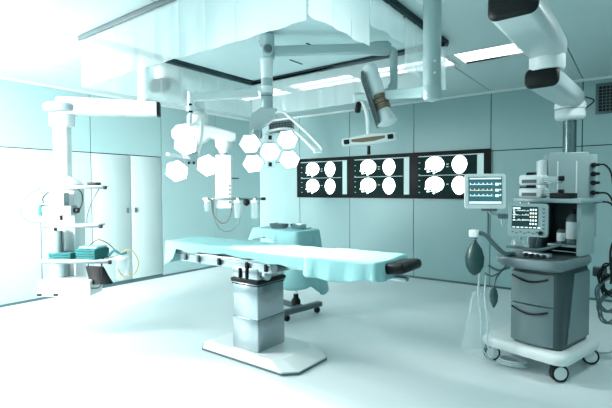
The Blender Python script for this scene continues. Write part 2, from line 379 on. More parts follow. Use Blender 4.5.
# ------------------------------------------------------------ X-ray viewers
t = thing('xray_viewer', 'long black wall-mounted viewer showing rows of white skull scans', 'screen', (-3.53, YB, 1.31))
W0, W1, ZT = -1.80, 1.81, .745
b = MB(); b.box(W0, W1, -.05, -.001, 0, ZT, .006); b.build('viewer_frame', 'dark', t)
for i, (x0, x1) in enumerate(((-1.70, -.635), (-.50, .56), (.695, 1.73))):
    z0, z1 = .055, .685
    b = MB(); b.box(x0, x1, -.054, -.050, z0, z1, .001); sc = b.build('screen', 'filmdark', t)
    zm = (z0 + z1) / 2; wd = x1 - x0
    for r_ in (0, 1):
        zb = z0 + .01 if r_ == 0 else zm + .012; hh = (z1 - z0) / 2 - .03
        for c_ in (0, 1):
            cx = x0 + wd * (.255 if c_ == 0 else .645)
            b = MB(); y = -.0565
            if c_ == 0:                                      # side view: skull round, jaw stepping out
                pts = []
                for k in range(28):
                    a = -PI * .42 + k / 27 * PI * 1.33
                    pts.append((cx + .015 + .155 * math.cos(a), zb + hh * .56 + hh * .44 * math.sin(a)))
                pts += [(cx - .135, zb + hh * .42), (cx - .150, zb + hh * .30), (cx - .10, zb + hh * .24), (cx - .115, zb + hh * .13), (cx - .03, zb + hh * .16), (cx + .0, zb + hh * .02)]
            else:
                pts = []
                for k in range(32):
                    a = 2 * PI * k / 32; rx = .118 if math.sin(a) > 0 else .118 - .02 * abs(math.sin(a))
                    pts.append((cx + rx * math.cos(a), zb + hh * .5 + hh * .5 * math.sin(a)))
            b.skin([[(p[0], y + .001, p[1]) for p in pts], [(p[0], y - .0005, p[1]) for p in pts]])
            sk = b.build('skull_scan', 'film', sc)
            b = MB(); yy = -.0585
            if c_ == 0:
                for (dx, dz, w_, h_) in ((-.10, .30, .05, .018), (-.055, .22, .04, .03), (-.015, .13, .05, .018), (-.12, .40, .022, .016), (.03, .18, .02, .05)):
                    b.box(cx + dx - w_ / 2, cx + dx + w_ / 2, yy, yy + .001, zb + hh * dz - h_ / 2, zb + hh * dz + h_ / 2)
            elif r_ == 0:
                for dx, dz in ((-.02, .14), (.025, .14), (-.02, .30), (.025, .30)): b.box(cx + dx - .009, cx + dx + .009, yy, yy + .001, zb + hh * dz - .011, zb + hh * dz + .011)
            else: b.box(cx - .03, cx + .03, yy, yy + .001, zb + .004, zb + .010)
            b.build('bone_detail', 'filmdark', sk if False else sc)
    b = MB(); b.box(x1 - .105, x1 - .012, -.0565, -.0545, z0 + .01, z1 - .02); b.build('side_strip', 'filmgrey', sc)
    b = MB()
    b.box(x0 + .01, x1 - .13, -.0575, -.0545, zm - .006, zm + .003); b.box(x0 + .01, x1 - .01, -.0575, -.0545, z1 - .018, z1 - .006)
    for z in (zb - .16, zb + .15, zb + .11): b.box(x0 + wd * .45, x0 + wd * .485, -.0575, -.0545, z, z + .012)
    for k in range(6): b.box(x0 + .015, x0 + .04, -.0575, -.0545, z0 + .04 + k * .095, z0 + .05 + k * .095)
    for k in range(9): b.box(x1 - .09, x1 - .04, -.0585, -.057, z0 + .04 + k * .06, z0 + .055 + k * .06)
    b.build('caption_marks', 'filmgrey', sc)

# ------------------------------------------------------------ operating table
t = thing('operating_table', 'steel-columned operating table under turquoise drapes in the room centre', 'operating table', (-2.68, 2.88, 0))
OX, OY = 2.68, -2.88
def octa(x0, x1, y0, y1, c): return [(x1 - c, y0), (x1, y0 + c), (x1, y1 - c), (x1 - c, y1), (x0 + c, y1), (x0, y1 - c), (x0, y0 + c), (x0 + c, y0)]
b = MB(); o1 = octa(-.57, .57, -.29, .29, .10); o2 = octa(-.44, .40, -.255, .255, .07)
b.skin([[(x, y, .0) for x, y in o1], [(x, y, .028) for x, y in o1], [(x, y, .085) for x, y in o2]]); b.build('base_plate', 'white', t, ang=.15)
b = MB(); o3 = octa(-.575, .575, -.295, .295, .10); b.skin([[(x, y, .004) for x, y in o3], [(x, y, .018) for x, y in o3]]); b.build('base_edge', 'slate', t)
cx0, cx1, cy0, cy1 = -.15, .15, -.215, .135
b = MB(); b.box(cx0, cx1, cy0, cy1, .085, .36, .003); b.box(cx0 + .004, cx1 - .004, cy0 + .004, cy1 - .004, .36, .665, .003); b.build('column', 'steel', t)
b = MB(); b.box(cx0 - .012, cx1 + .012, cy0 - .012, cy1 + .012, .665, .70, .006); b.box(cx0 - .004, cx1 + .004, cy0 - .004, cy1 + .004, .648, .656); b.build('bellows', 'dark', t)
b = MB(); b.box(cx0, cx1, cy0, cy1, .70, .80, .008); b.build('column_head', 'steel', t)
for x in (-.06, .02):
    b = MB(); b.box(x, x + .02, cy0 - .016, cy0 - .001, .705, .795, .003); b.build('guide_block', 'dark', t)
b = MB(); b.lathe([(0, 0), (.032, 0), (.05, .02), (.05, .05), (.03, .06), (0, .06)], (cx1 + .001, cy0 + .08, .75), (1, 0, 0)); b.build('pivot_cap', 'alu', t)
for x0, x1 in ((-.90, -.62), (-.60, -.33), (-.31, .02), (.04, .30)):
    b = MB(); b.box(x0, x1, -.205, .205, .772, .872, .012); b.build('frame_segment', 'alu', t)
for yy in (-.214, .214):
    b = MB(); b.box(-.95, .30, yy - .004, yy + .006, .842, .866, .002); b.build('side_rail', 'steel', t)
    for x in (-.80, -.61, -.32, .03, .25):
        b = MB(); b.box(x - .014, x + .014, yy - (.014 if yy < 0 else .018), yy + (.018 if yy < 0 else .014), .79, .85, .003); b.build('rail_clamp', 'dark' if x > -.5 else 'slate', t)
b = MB(); b.cyl((.33, -.21, .83), (.33, .21, .83), .04); b.build('hinge', 'slate', t)
for y in (-.12, .09):
    b = MB(); b.box(-1.08, -.90, y, y + .03, .83, .86, .004); b.build('leg_section_bracket', 'steel', t)
for y in (-.13, .09):
    b = MB(); b.box(.37, 1.1, y, y + .04, .82, .865, .005); b.build('back_section_bracket', 'steel', t)
b = MB(); b.box(-1.11, .0, -.205, .235, .875, .945, .02); b.build('mattress', 'slate', t)
b = MB(); b.box(.01, 1.25, -.205, .235, .870, .945, .02); b.build('mattress', 'slate', t)
b = MB(); b.box(1.27, 1.44, -.15, .18, .87, .945, .03, 3, mx=T(1.27, 0, .9) @ Matrix.Rotation(-.12, 4, 'Y') @ T(-1.27, 0, -.9)); b.build('headrest', 'dark', t)
b = MB(); b.box(1.0, 1.40, -.03, .03, .815, .845, .004); b.build('headrest_bar', 'steel', t)

def drape(name, x0, x1, y0, y1, z, hang, amp, wl, label, r=.03, nt=10, seed=1, flare=.05, mx=None, cuts=6):
    """cloth over a rectangular top; hang(x,y,side)->length of fall"""
    rnd = random.Random(seed); pts = []
    def add(ax, ay, bx, by, nx, ny, n):
        for i in range(n): pts.append((ax + (bx - ax) * i / n, ay + (by - ay) * i / n, nx, ny))
    nxs = max(8, int((x1 - x0) / .035)); nys = max(6, int((y1 - y0) / .035))
    def corner(cx, cy, a0):
        for k in range(5):
            a = a0 + PI / 2 * k / 5; pts.append((cx + r * math.cos(a), cy + r * math.sin(a), math.cos(a), math.sin(a)))
    add(x0 + r, y0, x1 - r, y0, 0, -1, nxs); corner(x1 - r, y0 + r, -PI / 2)
    add(x1, y0 + r, x1, y1 - r, 1, 0, nys); corner(x1 - r, y1 - r, 0)
    add(x1 - r, y1, x0 + r, y1, 0, 1, nxs); corner(x0 + r, y1 - r, PI / 2)
    add(x0, y1 - r, x0, y0 + r, -1, 0, nys); corner(x0 + r, y0 + r, PI)
    N = len(pts); s = 0; per = []
    for i, p in enumerate(pts):
        q = pts[(i + 1) % N]; per.append(s); s += math.hypot(q[0] - p[0], q[1] - p[1])
    ph = [rnd.uniform(0, 6.28) for _ in range(4)]
    rings = []
    for k in (0.25, .6, .85, .96):
        cx, cy = (x0 + x1) / 2, (y0 + y1) / 2; ring = []
        for i, p in enumerate(pts):
            q = (cx + (p[0] - cx) * (1 - (1 - k) * min(1, (y1 - y0) / (x1 - x0))) if True else 0, cy + (p[1] - cy) * k)
            zz = z + .003 * math.sin(q[0] * 9 + ph[0]) * math.sin(q[1] * 13 + ph[1]) + .002 * math.sin(q[0] * 31 + q[1] * 17)
            ring.append((q[0], q[1], zz))
        rings.append(ring)
    rings.append([(p[0] + p[2] * .004, p[1] + p[3] * .004, z - .003) for p in pts])
    rings.append([(p[0] + p[2] * .010, p[1] + p[3] * .010, z - .014) for p in pts])
    for j in range(1, nt + 1):
        u = j / nt; ring = []
        for i, p in enumerate(pts):
            h = hang(p[0], p[1], (p[2], p[3])); a = per[i] / wl * 2 * PI
            f = amp * (.75 * math.sin(a + ph[2] + .6 * math.sin(a * .37)) + .35 * math.sin(2.3 * a + ph[3])) * u ** .8 * min(1, h / .12)
            o_ = .011 + max(-.006, f + amp * .8 * u) + flare * u * h
            ring.append((p[0] + p[2] * o_, p[1] + p[3] * o_, z - .014 - h * u + .006 * math.sin(a * .5 + ph[1]) * u))
        rings.append(ring)
    b = MB()
    if mx: rings = [[mx @ V(q) for q in r_] for r_ in rings]
    b.skin(rings, cap0=True, cap1=False)
    o = b.build(name, 'cloth', ang=1.3)
    sm = o.modifiers.new('thick', 'SOLIDIFY'); sm.thickness = .003; sm.offset = 1
    return tag(o, label, 'drape')
def hang1(x, y, n):
    if n[1] > .5: return .14
    if x < -3.60: return .13 + .09 * max(0, min(1, (-3.60 - x) / .17))
    return .058 + .010 * math.sin(x * 7) + max(0, x + 2.5) * .09
drape('surgical_drape', -3.80, -1.95, 2.665, 3.125, .957, hang1, .010, .16, 'pale turquoise drape over the foot and middle of the operating table', seed=3)
drape('surgical_drape', -2.02, -1.40, 2.650, 3.14, .966, lambda x, y, n: .13 + .02 * math.sin(x * 6), .014, .2, 'turquoise drape folded over the head end of the operating table', seed=8)

# ------------------------------------------------------------ instrument table behind
t = thing('instrument_stand', 'wheeled instrument table with a dark foot behind the operating table', 'table', (-3.42, 4.08, 0), math.radians(-9))
b = MB(); b.box(-.37, .41, -.17, .17, .965, .985, .004); b.build('tray', 'steel', t)
b = MB(); b.cyl((.24, -.03, .09), (.24, -.03, .965), .022); b.build('post', 'chrome', t)
b = MB(); b.lathe([(.055, 0), (.055, .05), (.03, .09), (.03, .13)], (.24, -.03, .11)); b.build('post_collar', 'dark', t)
b = MB(); b.box(.34, .42, -.36, .24, .07, .13, .015); b.build('foot_bar', 'slate', t)
b = MB(); b.box(-.22, .339, -.07, .01, .07, .125, .015); b.build('cross_bar', 'slate', t)
for x, y in ((.38, -.30), (.38, .18), (-.18, -.03)):
    b = MB(); b.cyl((x - .018, y, .034), (x + .018, y, .034), .034); b.cyl((x, y, .05), (x, y, .072), .014); b.build('caster', 'rubber', t)
mxx = T(-3.42, 4.08, 0) @ Matrix.Rotation(math.radians(-9), 4, 'Z')
def hang2(x, y, n):
    if x > .28: return .66 + .06 * math.sin(y * 14)
    if x > .12: return .22 + (x - .12) / .16 * .34 if n[1] < 0 else .3
    return .10 + .02 * math.sin(x * 16) + (.03 if x < -.35 else 0)
drape('surgical_drape', -.385, .425, -.185, .185, .995, hang2, .022, .13, 'turquoise drape over the instrument table behind the operating table', seed=5, mx=mxx, nt=14, flare=.14)
def kidney(x, y, rot, s, label, m='steel'):
    b = MB(); R = []
    for r, z in ((.0, 0), (.7, 0), (.9, .012), (1.0, .04), (1.03, .042), (.97, .040), (.84, .012), (.6, .006), (0.01, .006)):
        ring = []
        for k in range(28):
            a = 2 * PI * k / 28; rr = 1 - .28 * math.exp(-((a - PI * 1.5) / .55) ** 2)
            ring.append((s * max(r, .01) * rr * math.cos(a), s * .55 * max(r, .01) * rr * math.sin(a), z * 1.35))
        R.append(ring)
    b.skin(R); o = b.build('kidney_dish', m); o.location = (x, y, .999); o.rotation_euler = (0, 0, rot)
    return tag(o, label, 'dish', 'steel dishes on the instrument table')
kidney(-3.45, 4.02, .3, .125, 'dark kidney dish on the draped instrument table, left of two', 'slate')
kidney(-3.20, 4.08, -.2, .125, 'shiny kidney dish on the draped instrument table, right of two')
t = thing('forceps', 'thin steel forceps lying upright-tipped beside the kidney dishes', 'instrument', (-3.60, 4.06, 1.0))
b = MB(); b.tube([(-.09, -.01, .006), (0, 0, .02), (.08, .02, .07)], .004); b.build('blade', 'steel', t)
b = MB(); b.tube([(-.09, .02, .006), (0, 0, .02), (.08, -.01, .06)], .004); b.build('blade', 'steel', t)
b = MB(); b.box(-3.19, -3.12, 4.18, 4.24, .999, 1.012, .004); tag(b.build('gauze_pad', 'label'), 'small white gauze pad at the right of the instrument table', 'pad')

# ------------------------------------------------------------ surgical lamps
def basis(n):
    n = V(n).normalized(); r = V((0, 0, 1)).cross(n).normalized(); u = n.cross(r)
    return r, u, n
def hexmod(par, c, n, R, rot, name='lamp_module', power=0, thick=.045):
    r, u, n = basis(n); c = V(c)
    def ring(k, off): return [c + (r * math.cos(rot + PI / 3 * i) + u * math.sin(rot + PI / 3 * i)) * R * k + n * off for i in range(6)]
    b = MB(); b.skin([ring(.55, -thick - .02), ring(.9, -thick * .75), ring(1.0, -.008), ring(.97, 0), ring(.90, 0), ring(.90, -.004)]); m = b.build(name, 'alu', par, ang=.3)
    b = MB(); b.skin([ring(.895, -.004), ring(.885, .003)]); b.build('led_face', 'led', m)
    if power:
        l = bpy.data.lights.new('led_beam', 'SPOT'); l.energy = power; l.spot_size = math.radians(158); l.spot_blend = .6; l.shadow_soft_size = .07; l.color = (1.0, .98, .97)
        o = bpy.data.objects.new('led_beam', l); C.objects.link(o); o.location = c + n * .03; o.rotation_euler = n.to_track_quat('-Z', 'Y').to_euler(); o.rotation_euler = (-n).to_track_quat('Z', 'Y').to_euler()
        o.parent = par
    return m
t = thing('surgical_lamp', 'five-hexagon surgical lamp with a double bow handle hanging over the table', 'surgical lamp')
b = MB(); b.cyl((-2.70, 2.99, 2.77), (-2.70, 2.99, 2.882), .062); b.build('ceiling_mount', 'arm', t)
b = MB(); b.cyl((-2.64, 2.955, 2.63), (-2.64, 2.955, 2.84), .05); b.build('upper_tube', 'arm', t)
b = MB(); b.lathe([(.030, 2.40), (.052, 2.46), (.055, 2.56), (.062, 2.63)], (-2.665, 2.952, 0)); b.build('tapered_sleeve', 'white', t)
b = MB(); b.cyl((-2.665, 2.952, 2.19), (-2.665, 2.952, 2.46), .053); b.build('column', 'arm', t)
b = MB(); b.cyl((-2.665, 2.952, 2.30), (-2.665, 2.952, 2.308), .0545); b.build('column_band', 'slate', t)
# yoke: C-shaped bracket
r1, u1, n1 = basis((.60, -.66, -.45))
R_ = V((.798, .603, 0)); D_ = V((.603, -.798, 0))
cc = V((-2.665, 2.952, 0))
def sc(rx, z, d=0): return cc + R_ * rx + D_ * d + V((0, 0, z))
b = MB()
prof = [(.09, 2.19), (-.05, 2.20), (-.135, 2.14), (-.155, 2.07), (-.155, 1.97), (-.125, 1.93), (-.06, 1.93), (-.05, 1.97), (-.05, 2.02), (.07, 2.10)]
b.skin([[sc(x, z, -.045) for x, z in prof], [sc(x, z, .045) for x, z in prof]]); b.build('yoke', 'grey_light', t)
b = MB(); b.cyl(sc(-.10, 1.94, 0), sc(-.10, 2.0, 0), .055, .055); b.build('yoke_joint', 'arm', t)
hc = V((-2.585, 2.90, 1.80))
def plane(c, a, b_, d=0): return c + r1 * a + u1 * b_ + n1 * d
b = MB(); b.box(-.045, .045, -.16, .15, -.05, -.012, .006, mx=Matrix(((r1.x, u1.x, n1.x, hc.x), (r1.y, u1.y, n1.y, hc.y), (r1.z, u1.z, n1.z, hc.z), (0, 0, 0, 1))) ); b.build('head_bracket', 'white', t)
b = MB(); b.tube([sc(-.09, 1.95, 0), sc(-.03, 1.93, .0), plane(hc, -.02, .14, -.03)], .028); b.build('head_joint', 'white', t)
for k, z in ((0, .13), (1, -.125)):
    b = MB(); b.box(-.015, .015, z - .018, z + .018, -.012, -.004, .002, mx=Matrix(((r1.x, u1.x, n1.x, hc.x), (r1.y, u1.y, n1.y, hc.y), (r1.z, u1.z, n1.z, hc.z), (0, 0, 0, 1)))); b.build('control_key', 'dark', t)
HR = .098
hexmod(t, hc, n1, HR, .12, power=46)
for a in (30, 150, 210, 330):
    an = math.radians(a) + .12; tl = n1 + (r1 * math.cos(an) * -.12)
    hexmod(t, plane(hc, math.cos(an) * .188, math.sin(an) * .188), tl, HR, .12, power=46)
b = MB()
b.tube([sc(.02, 1.99, .02), sc(.14, 2.0, .10), sc(.24, 1.98, .14), sc(.33, 1.90, .2), sc(.42, 1.80, .25)], .013)
b.tube([sc(.05, 2.14, .02), sc(.14, 2.155, .06), sc(.22, 2.09, .10), sc(.36, 1.95, .2), sc(.47, 1.83, .26), sc(.475, 1.80, .26)], .013)
b.box(-.035, .035, -.012, .012, -.02, .02, .005, mx=frame(sc(.448, 1.795, .255), R_)); b.build('bow_handle', 'white', t)

# lamp with three lit petals on the left
t = thing('surgical_lamp', 'three-hexagon surgical lamp on a thin curved rod, left of the five-hexagon lamp', 'surgical lamp')
A0 = V((-2.73, 2.91, 2.34)); A1 = V((-2.937, 2.326, 2.235)); A1 = V((-2.937, 2.326, 2.225))
b = MB(); b.lathe([(.058, 0), (.058, .06)], (-2.665, 2.952, 2.33)); b.build('collar', 'white', t)
d = (A1 - A0); L = d.length
b = MB(); b.sweep_rr([(0.02, .035, .040, .012, 0, 0), (L, .030, .030, .010, 0, 0)], frame(A0, d)); b.build('swing_arm', 'white', t)
b = MB(); b.cyl(A1 + V((0, 0, -.07)), A1 + V((0, 0, .05)), .028); b.lathe([(.034, -.11), (.036, -.07)], A1); b.build('elbow', 'white', t)
for z in (-.06, -.115):
    b = MB(); b.box(.0, .03, -.014, .014, z - .008, z + .008, .002, mx=T(*A1) @ Matrix.Rotation(math.radians(-53), 4, 'Z')); b.build('brake_knob', 'dark', t)
r2, u2, n2 = basis((.62, -.68, -.40)); h2 = V((-2.925, 2.31, 1.72))
b = MB(); b.tube([A1 + V((0, 0, -.1)), A1 + V((-.01, 0, -.22)), h2 + r2 * .085 + V((0, 0, .32)), h2 + r2 * .08 + V((0, 0, .15)), h2 + r2 * .045 + V((0, 0, .03)) - n2 * .03], .014); b.build('curved_rod', 'white', t)
b = MB(); b.box(-.06, .06, -.05, .05, -.06, -.0, .01, mx=Matrix(((r2.x, u2.x, n2.x, h2.x), (r2.y, u2.y, n2.y, h2.y), (r2.z, u2.z, n2.z, h2.z), (0, 0, 0, 1)))); hb = b.build('head_bracket', 'arm', t)
for x in (-.02, .02):
    b = MB(); b.cyl(h2 + r2 * x - u2 * .03, h2 + r2 * x - u2 * .03 + n2 * .012, .01); b.build('control_key', 'dark', t)
for (a, b_) in ((-.035, .128), (-.125, -.105), (.130, -.055)):
    hexmod(t, h2 + r2 * a + u2 * b_, n2 + r2 * (-a * .4), .105, .35, power=30)
b = MB(); c = h2 + r2 * -.10 + u2 * .02 - n2 * .02
b.skin([[c + r2 * (.105 * math.cos(PI / 3 * i)) + V(D_) * (.09 * math.sin(PI / 3 * i)) + V((0, 0, z + .03 * -math.cos(PI / 3 * i) * .6)) for i in range(6)] for z in (-.012, .012)]); b.build('folded_petal', 'white', t)

# display on the right-hand swing arm
t = thing('surgical_display', 'tilted flat display seen edge-on at the end of the long ceiling arm', 'display')
B0 = V((-2.640, 2.955, 2.70)); B1 = V((-1.80, 3.60, 2.725)); d = B1 - B0; L = d.length
b = MB(); b.sweep_rr([(.05, .035, .040, .014, 0, 0), (L * .78, .036, .042, .014, 0, 0), (L * .9, .05, .058, .03, 0, 0), (L, .05, .062, .04, 0, 0), (L + .03, .03, .045, .03, 0, 0)], frame(B0, d)); b.build('swing_arm', 'arm', t)
b = MB(); q = B0 + D_ * .03; b.cyl(B0 - D_ * .03, B0 + D_ * .075, .056, .052, 28); b.build('arm_hub', 'arm', t)
b = MB(); b.lathe([(.034, 0), (.036, .01), (.028, .014)], B0 + D_ * .075, D_); b.build('hub_cap', 'slate', t)
b = MB(); b.tube([B1 + V((0, 0, -.01)), B1 + R_ * .05 + V((0, 0, -.03)), B1 + R_ * .055 + V((0, 0, -.10)), B1 + R_ * .055 + V((0, 0, -.33)), B1 + R_ * .04 + V((0, 0, -.36)), B1 + R_ * .02 + V((0, 0, -.37))], .036, 14); b.build('drop_tube', 'arm', t)
K = B1 + R_ * .035 + V((0, 0, -.36))
b = MB(); b.cyl(K - D_ * .05, K + D_ * .05, .042); b.build('knuckle', 'arm', t)
P0 = V((-1.90, 3.44, 2.545)); P1 = V((-1.715, 3.435, 2.035)); ax = (P1 - P0); AL = ax.length
ax.normalize()
b = MB(); b.lathe([(.02, -.012), (.055, 0), (.066, .03), (.064, AL * .5)], P0, ax, 28); b.build('housing', 'white', t)
b = MB(); b.lathe([(.064, AL * .5), (.057, AL * .53), (.057, AL * .80), (.064, AL * .83), (.088, AL), (.07, AL + .01)], P0, ax, 28); b.build('housing_foot', 'white', t)
for k in range(3):
    a = AL * (.565 + .085 * k); b = MB(); b.lathe([(.058, a - .021), (.070, a - .014), (.070, a + .014), (.058, a + .021)], P0, ax, 28); b.build('grip_band', 'brown', t)
b = MB(); b.tube([K, P0 + ax * .25 + R_ * .06, P0 + ax * .22], .026); b.build('tilt_link', 'arm', t)
vw = (P0 - V((0, 0, 1.47))).normalized(); q_ = vw.cross(V((0, 0, 1))).normalized(); nrm = (-q_ + vw * -.04); nrm = (nrm - ax * nrm.dot(ax)).normalized(); side = ax.cross(nrm)
mm = Matrix(((side.x, ax.x, nrm.x, P0.x), (side.y, ax.y, nrm.y, P0.y), (side.z, ax.z, nrm.z, P0.z), (0, 0, 0, 1)))
b = MB(); b.box(-.075, .075, .05, AL - .0, .068, .088, .006, mx=mm); b.build('display_panel', 'slate', t)
b = MB(); b.box(-.068, .068, .06, AL - .01, .0885, .091, mx=mm); b.build('screen', 'dark', t)
b = MB(); b.box(-.05, .05, .12, .32, .05, .0675, mx=mm); b.build('mounting_plate', 'arm', t)

# thick ceiling tube with a lateral arm and bar-shaped head
t = thing('ceiling_tube_arm', 'thick round ceiling tube with a side arm and a white bar head below', 'ceiling arm')
cp = V((-1.165, 3.02, 0))
b = MB(); b.cyl(cp + V((0, 0, 2.19)), cp + V((0, 0, 2.80)), .062, None, 32); b.build('ceiling_tube', 'arm', t)
b = MB(); b.cyl(cp + V((0, 0, 2.80)), cp + V((0, 0, 2.888)), .11, None, 32); b.build('ceiling_flange', 'white', t)
b = MB(); b.lathe([(.02, 2.085), (.055, 2.095), (.066, 2.12), (.066, 2.185), (.063, 2.19)], cp, seg=32); b.build('tube_end', 'arm', t)
b = MB(); b.cyl(cp + R_ * .05 + V((0, 0, 2.485)), cp + R_ * .085 + V((0, 0, 2.485)), .018); b.build('lock_knob', 'dark', t)
for z in (2.35, 2.27):
    b = MB(); b.cyl(cp + D_ * .055 + V((0, 0, z)), cp + D_ * .067 + V((0, 0, z)), .008); b.build('screw', 'white', t)
E0 = cp + V((-.03, .0, 2.155)); E1 = V((-2.301, 3.908, 2.40)); d = E1 - E0; L = d.length
b = MB(); b.sweep_rr([(.03, .03, .04, .012, 0, 0), (L, .026, .034, .012, 0, 0)], frame(E0, d)); b.build('side_arm', 'arm', t)
b = MB(); b.box(-.03, .055, -.03, .03, -.05, .05, .008, mx=frame(E1, R_)); b.build('arm_bracket', 'white', t)
b = MB(); b.lathe([(.02, -.06), (.03, -.04), (.03, .03), (.02, .05)], E1 + V((.02, 0, -.095)), (0.2, 0, 1)); b.build('spring_knob', 'dark', t)
Bc = V((-2.168, 3.925, 1.966))
b = MB(); b.tube([E1 + R_ * .03, V((-2.22, 3.905, 2.34)), V((-2.177, 3.906, 2.22)), V((-2.164, 3.907, 2.06)), Bc + V((0, 0, .03))], .022); b.build('drop_rod', 'white', t)
bd = (V((-1.924, 4.024, 1.992)) - V((-2.415, 3.839, 1.946))).normalized(); fm = frame(Bc, bd) @ Matrix.Scale(1.19, 4)
b = MB(); b.sweep_rr([(-.232, .02, .018, .018, 0, 0), (-.225, .035, .034, .03, 0, 0), (-.12, .038, .038, .03, 0, 0), (.0, .042, .050, .03, 0, 0), (.12, .038, .038, .03, 0, 0), (.225, .035, .034, .03, 0, 0), (.232, .02, .018, .018, 0, 0)], fm); b.build('bar_head', 'white', t)
b = MB(); b.skin([[fm @ V((x, y, z)) for x, z in ((-.14, -.006), (-.05, -.020), (.05, -.020), (.14, -.006), (.14, .014), (.05, .016), (-.05, .016), (-.14, .014))] for y in (-.0455, -.03)]); b.build('brown_inlay', 'brown', t)
for s_ in (-1, 1):
    b = MB(); b.box(s_ * .185 - .024, s_ * .185 + .024, -.046, .046, -.020, .020, .008, mx=fm); b.build('end_grip', 'dark', t)
b = MB(); b.cyl(Bc + V((0, 0, -.06)), Bc + V((.0, 0, -.15)), .016, .019); b.build('handle', 'dark', t)

# ------------------------------------------------------------ ceiling pendants
def pendant_arm(par, p0, p1, hw, hh, name, cap='dark', m='grey_light', ext=.12):
    d = V(p1) - V(p0); L = d.length; fm = frame(p0, d)
    b = MB(); b.sweep_rr([(-ext, hw, hh, .05, 0, 0), (L * .5, hw * .97, hh, .05, 0, 0), (L + ext * .3, hw * .92, hh * .95, .05, 0, 0), (L + ext * .8, hw * .7, hh * .85, .05, 0, 0), (L + ext, hw * .4, hh * .7, .04, 0, 0)], fm); o = b.build(name, m, par, ang=.8)
    b = MB(); b.sweep_rr([(-ext - .035, hw * .80, hh * .72, .05, 0, 0), (-ext - .026, hw * .93, hh * .88, .055, 0, 0), (-ext, hw * 1.01, hh * 1.01, .052, 0, 0), (-ext + .004, hw * 1.01, hh * 1.01, .052, 0, 0)], fm); b.build('end_cap', cap, par, ang=.8)
    return o
t = thing('equipment_pendant', 'big white ceiling pendant with two black-capped arms above the anaesthesia machine', 'ceiling pendant')
pendant_arm(t, (-.575, 2.84, 2.52), (-.545, 3.66, 2.50), .135, .085, 'upper_arm')
b = MB(); b.cyl((-.57, 2.86, 2.60), (-.57, 2.86, 2.885), .10, .12); b.build('ceiling_mount', 'white', t)
b = MB(); b.lathe([(.11, 0), (.12, .02), (.12, .10), (.10, .12)], (-.545, 3.68, 2.335), seg=32); b.build('arm_joint', 'white', t)
pendant_arm(t, (-.565, 3.76, 2.285), (-.50, 4.66, 2.29), .115, .075, 'lower_arm')
pc = V((-.512, 4.78, 0))
b = MB(); b.lathe([(.12, 2.27), (.13, 2.25), (.13, 2.205), (.126, 2.20), (.126, 2.13), (.112, 2.11), (.07, 2.10)], pc, seg=32); b.build('lower_joint', 'white', t)
b = MB(); b.lathe([(.127, 2.198), (.133, 2.196), (.133, 2.205), (.127, 2.203)], pc, seg=32); b.build('joint_ring', 'grey', t)
b = MB(); b.cyl(pc + V((0, 0, 1.80)), pc + V((0, 0, 2.13)), .056, None, 32); b.build('lift_column', 'slate_metal', t)
b = MB(); b.tube([pc + V((.12, -.02, 2.30)), pc + V((.19, -.02, 2.26)), pc + V((.13, -.02, 2.20)), pc + V((.11, -.03, 2.15))], .006); b.build('cable_loop', 'dark', t)
bx = Matrix.Translation(pc + V((-.035, 0, -.025))) @ Matrix.Rotation(math.radians(18), 4, 'Z')
b = MB(); b.box(-.16, .16, -.16, .14, 1.05, 1.82, .012, mx=bx); b.build('service_box', 'grey', t)
b = MB(); b.box(-.225, -.162, -.10, .12, 1.05, 1.76, .008, mx=bx); b.build('side_box', 'white', t)
b = MB(); b.box(.163, .235, -.12, .14, 1.05, 1.80, .008, mx=bx); b.build('socket_box', 'arm', t)
b = MB()
for x in (-.09, .06): b.box(x - .006, x + .006, -.167, -.158, 1.2, 1.74, .002, mx=bx)
b.build('edge_strip', 'trim', t)
for k, z in enumerate((1.70, 1.62, 1.54, 1.45, 1.37)):
    b = MB(); b.cyl(bx @ V((.20, -.119, z)), bx @ V((.20, -.150, z)), .022); b.cyl(bx @ V((.20, -.150, z)), bx @ V((.23, -.185, z)), .013); b.build('plug', 'dark', t)
# left white pendant
t = thing('equipment_pendant', 'overexposed white ceiling pendant with shelves against the left wall', 'ceiling pendant')
PL0 = V((-4.275, 2.893, 2.36)); PL1 = V((-4.87, 2.165, 2.36)); d = PL1 - PL0; L = d.length; fm = frame(PL0, d)
b = MB(); b.sweep_rr([(-.02, .085, .075, .02, 0, 0), (L * .9, .10, .086, .02, 0, 0), (L + .02, .10, .086, .02, 0, 0)], fm); b.build('horizontal_arm', 'white', t)
b = MB(); b.sweep_rr([(L + .021, .095, .082, .02, 0, 0), (L + .045, .08, .07, .03, 0, 0)], fm); b.build('end_cap', 'slate', t)
b = MB(); b.sweep_rr([(-.055, .08, .070, .02, 0, 0), (-.021, .087, .077, .02, 0, 0)], fm); b.build('end_cap', 'dark', t)
b = MB(); b.cyl(PL0 + d.normalized() * .12 + V((0, 0, .07)), PL0 + d.normalized() * .12 + V((0, 0, .525)), .06); b.build('ceiling_tube', 'white', t)
b = MB(); b.lathe([(.10, -.075), (.165, -.062), (.172, -.04), (.172, .0), (.155, .02), (.08, .025)], PL1, seg=28); b.build('joint_cover', 'grey', t)
pl = V((-4.87, 2.165, 0))
b = MB(); b.lathe([(.075, 2.13), (.12, 2.15), (.125, 2.22), (.12, 2.272)], pl, seg=28); b.build('column_joint', 'white', t)
b = MB(); b.cyl(pl + V((0, 0, 1.50)), pl + V((0, 0, 2.16)), .085, None, 28); b.build('lift_column', 'white', t)
rt = Matrix.Translation(pl) @ Matrix.Rotation(math.radians(37), 4, 'Z') @ T(.10, 0, .055)     # local +x = towards picture right
b = MB(); b.lathe([(.20, 1.46), (.19, 1.54), (.12, 1.60), (.08, 1.62)], pl, seg=28); b.build('column_shroud', 'white', t)
b = MB(); b.box(-.20, .06, -.09, .13, .36, 1.42, .012, mx=rt); b.build('service_box', 'white', t)
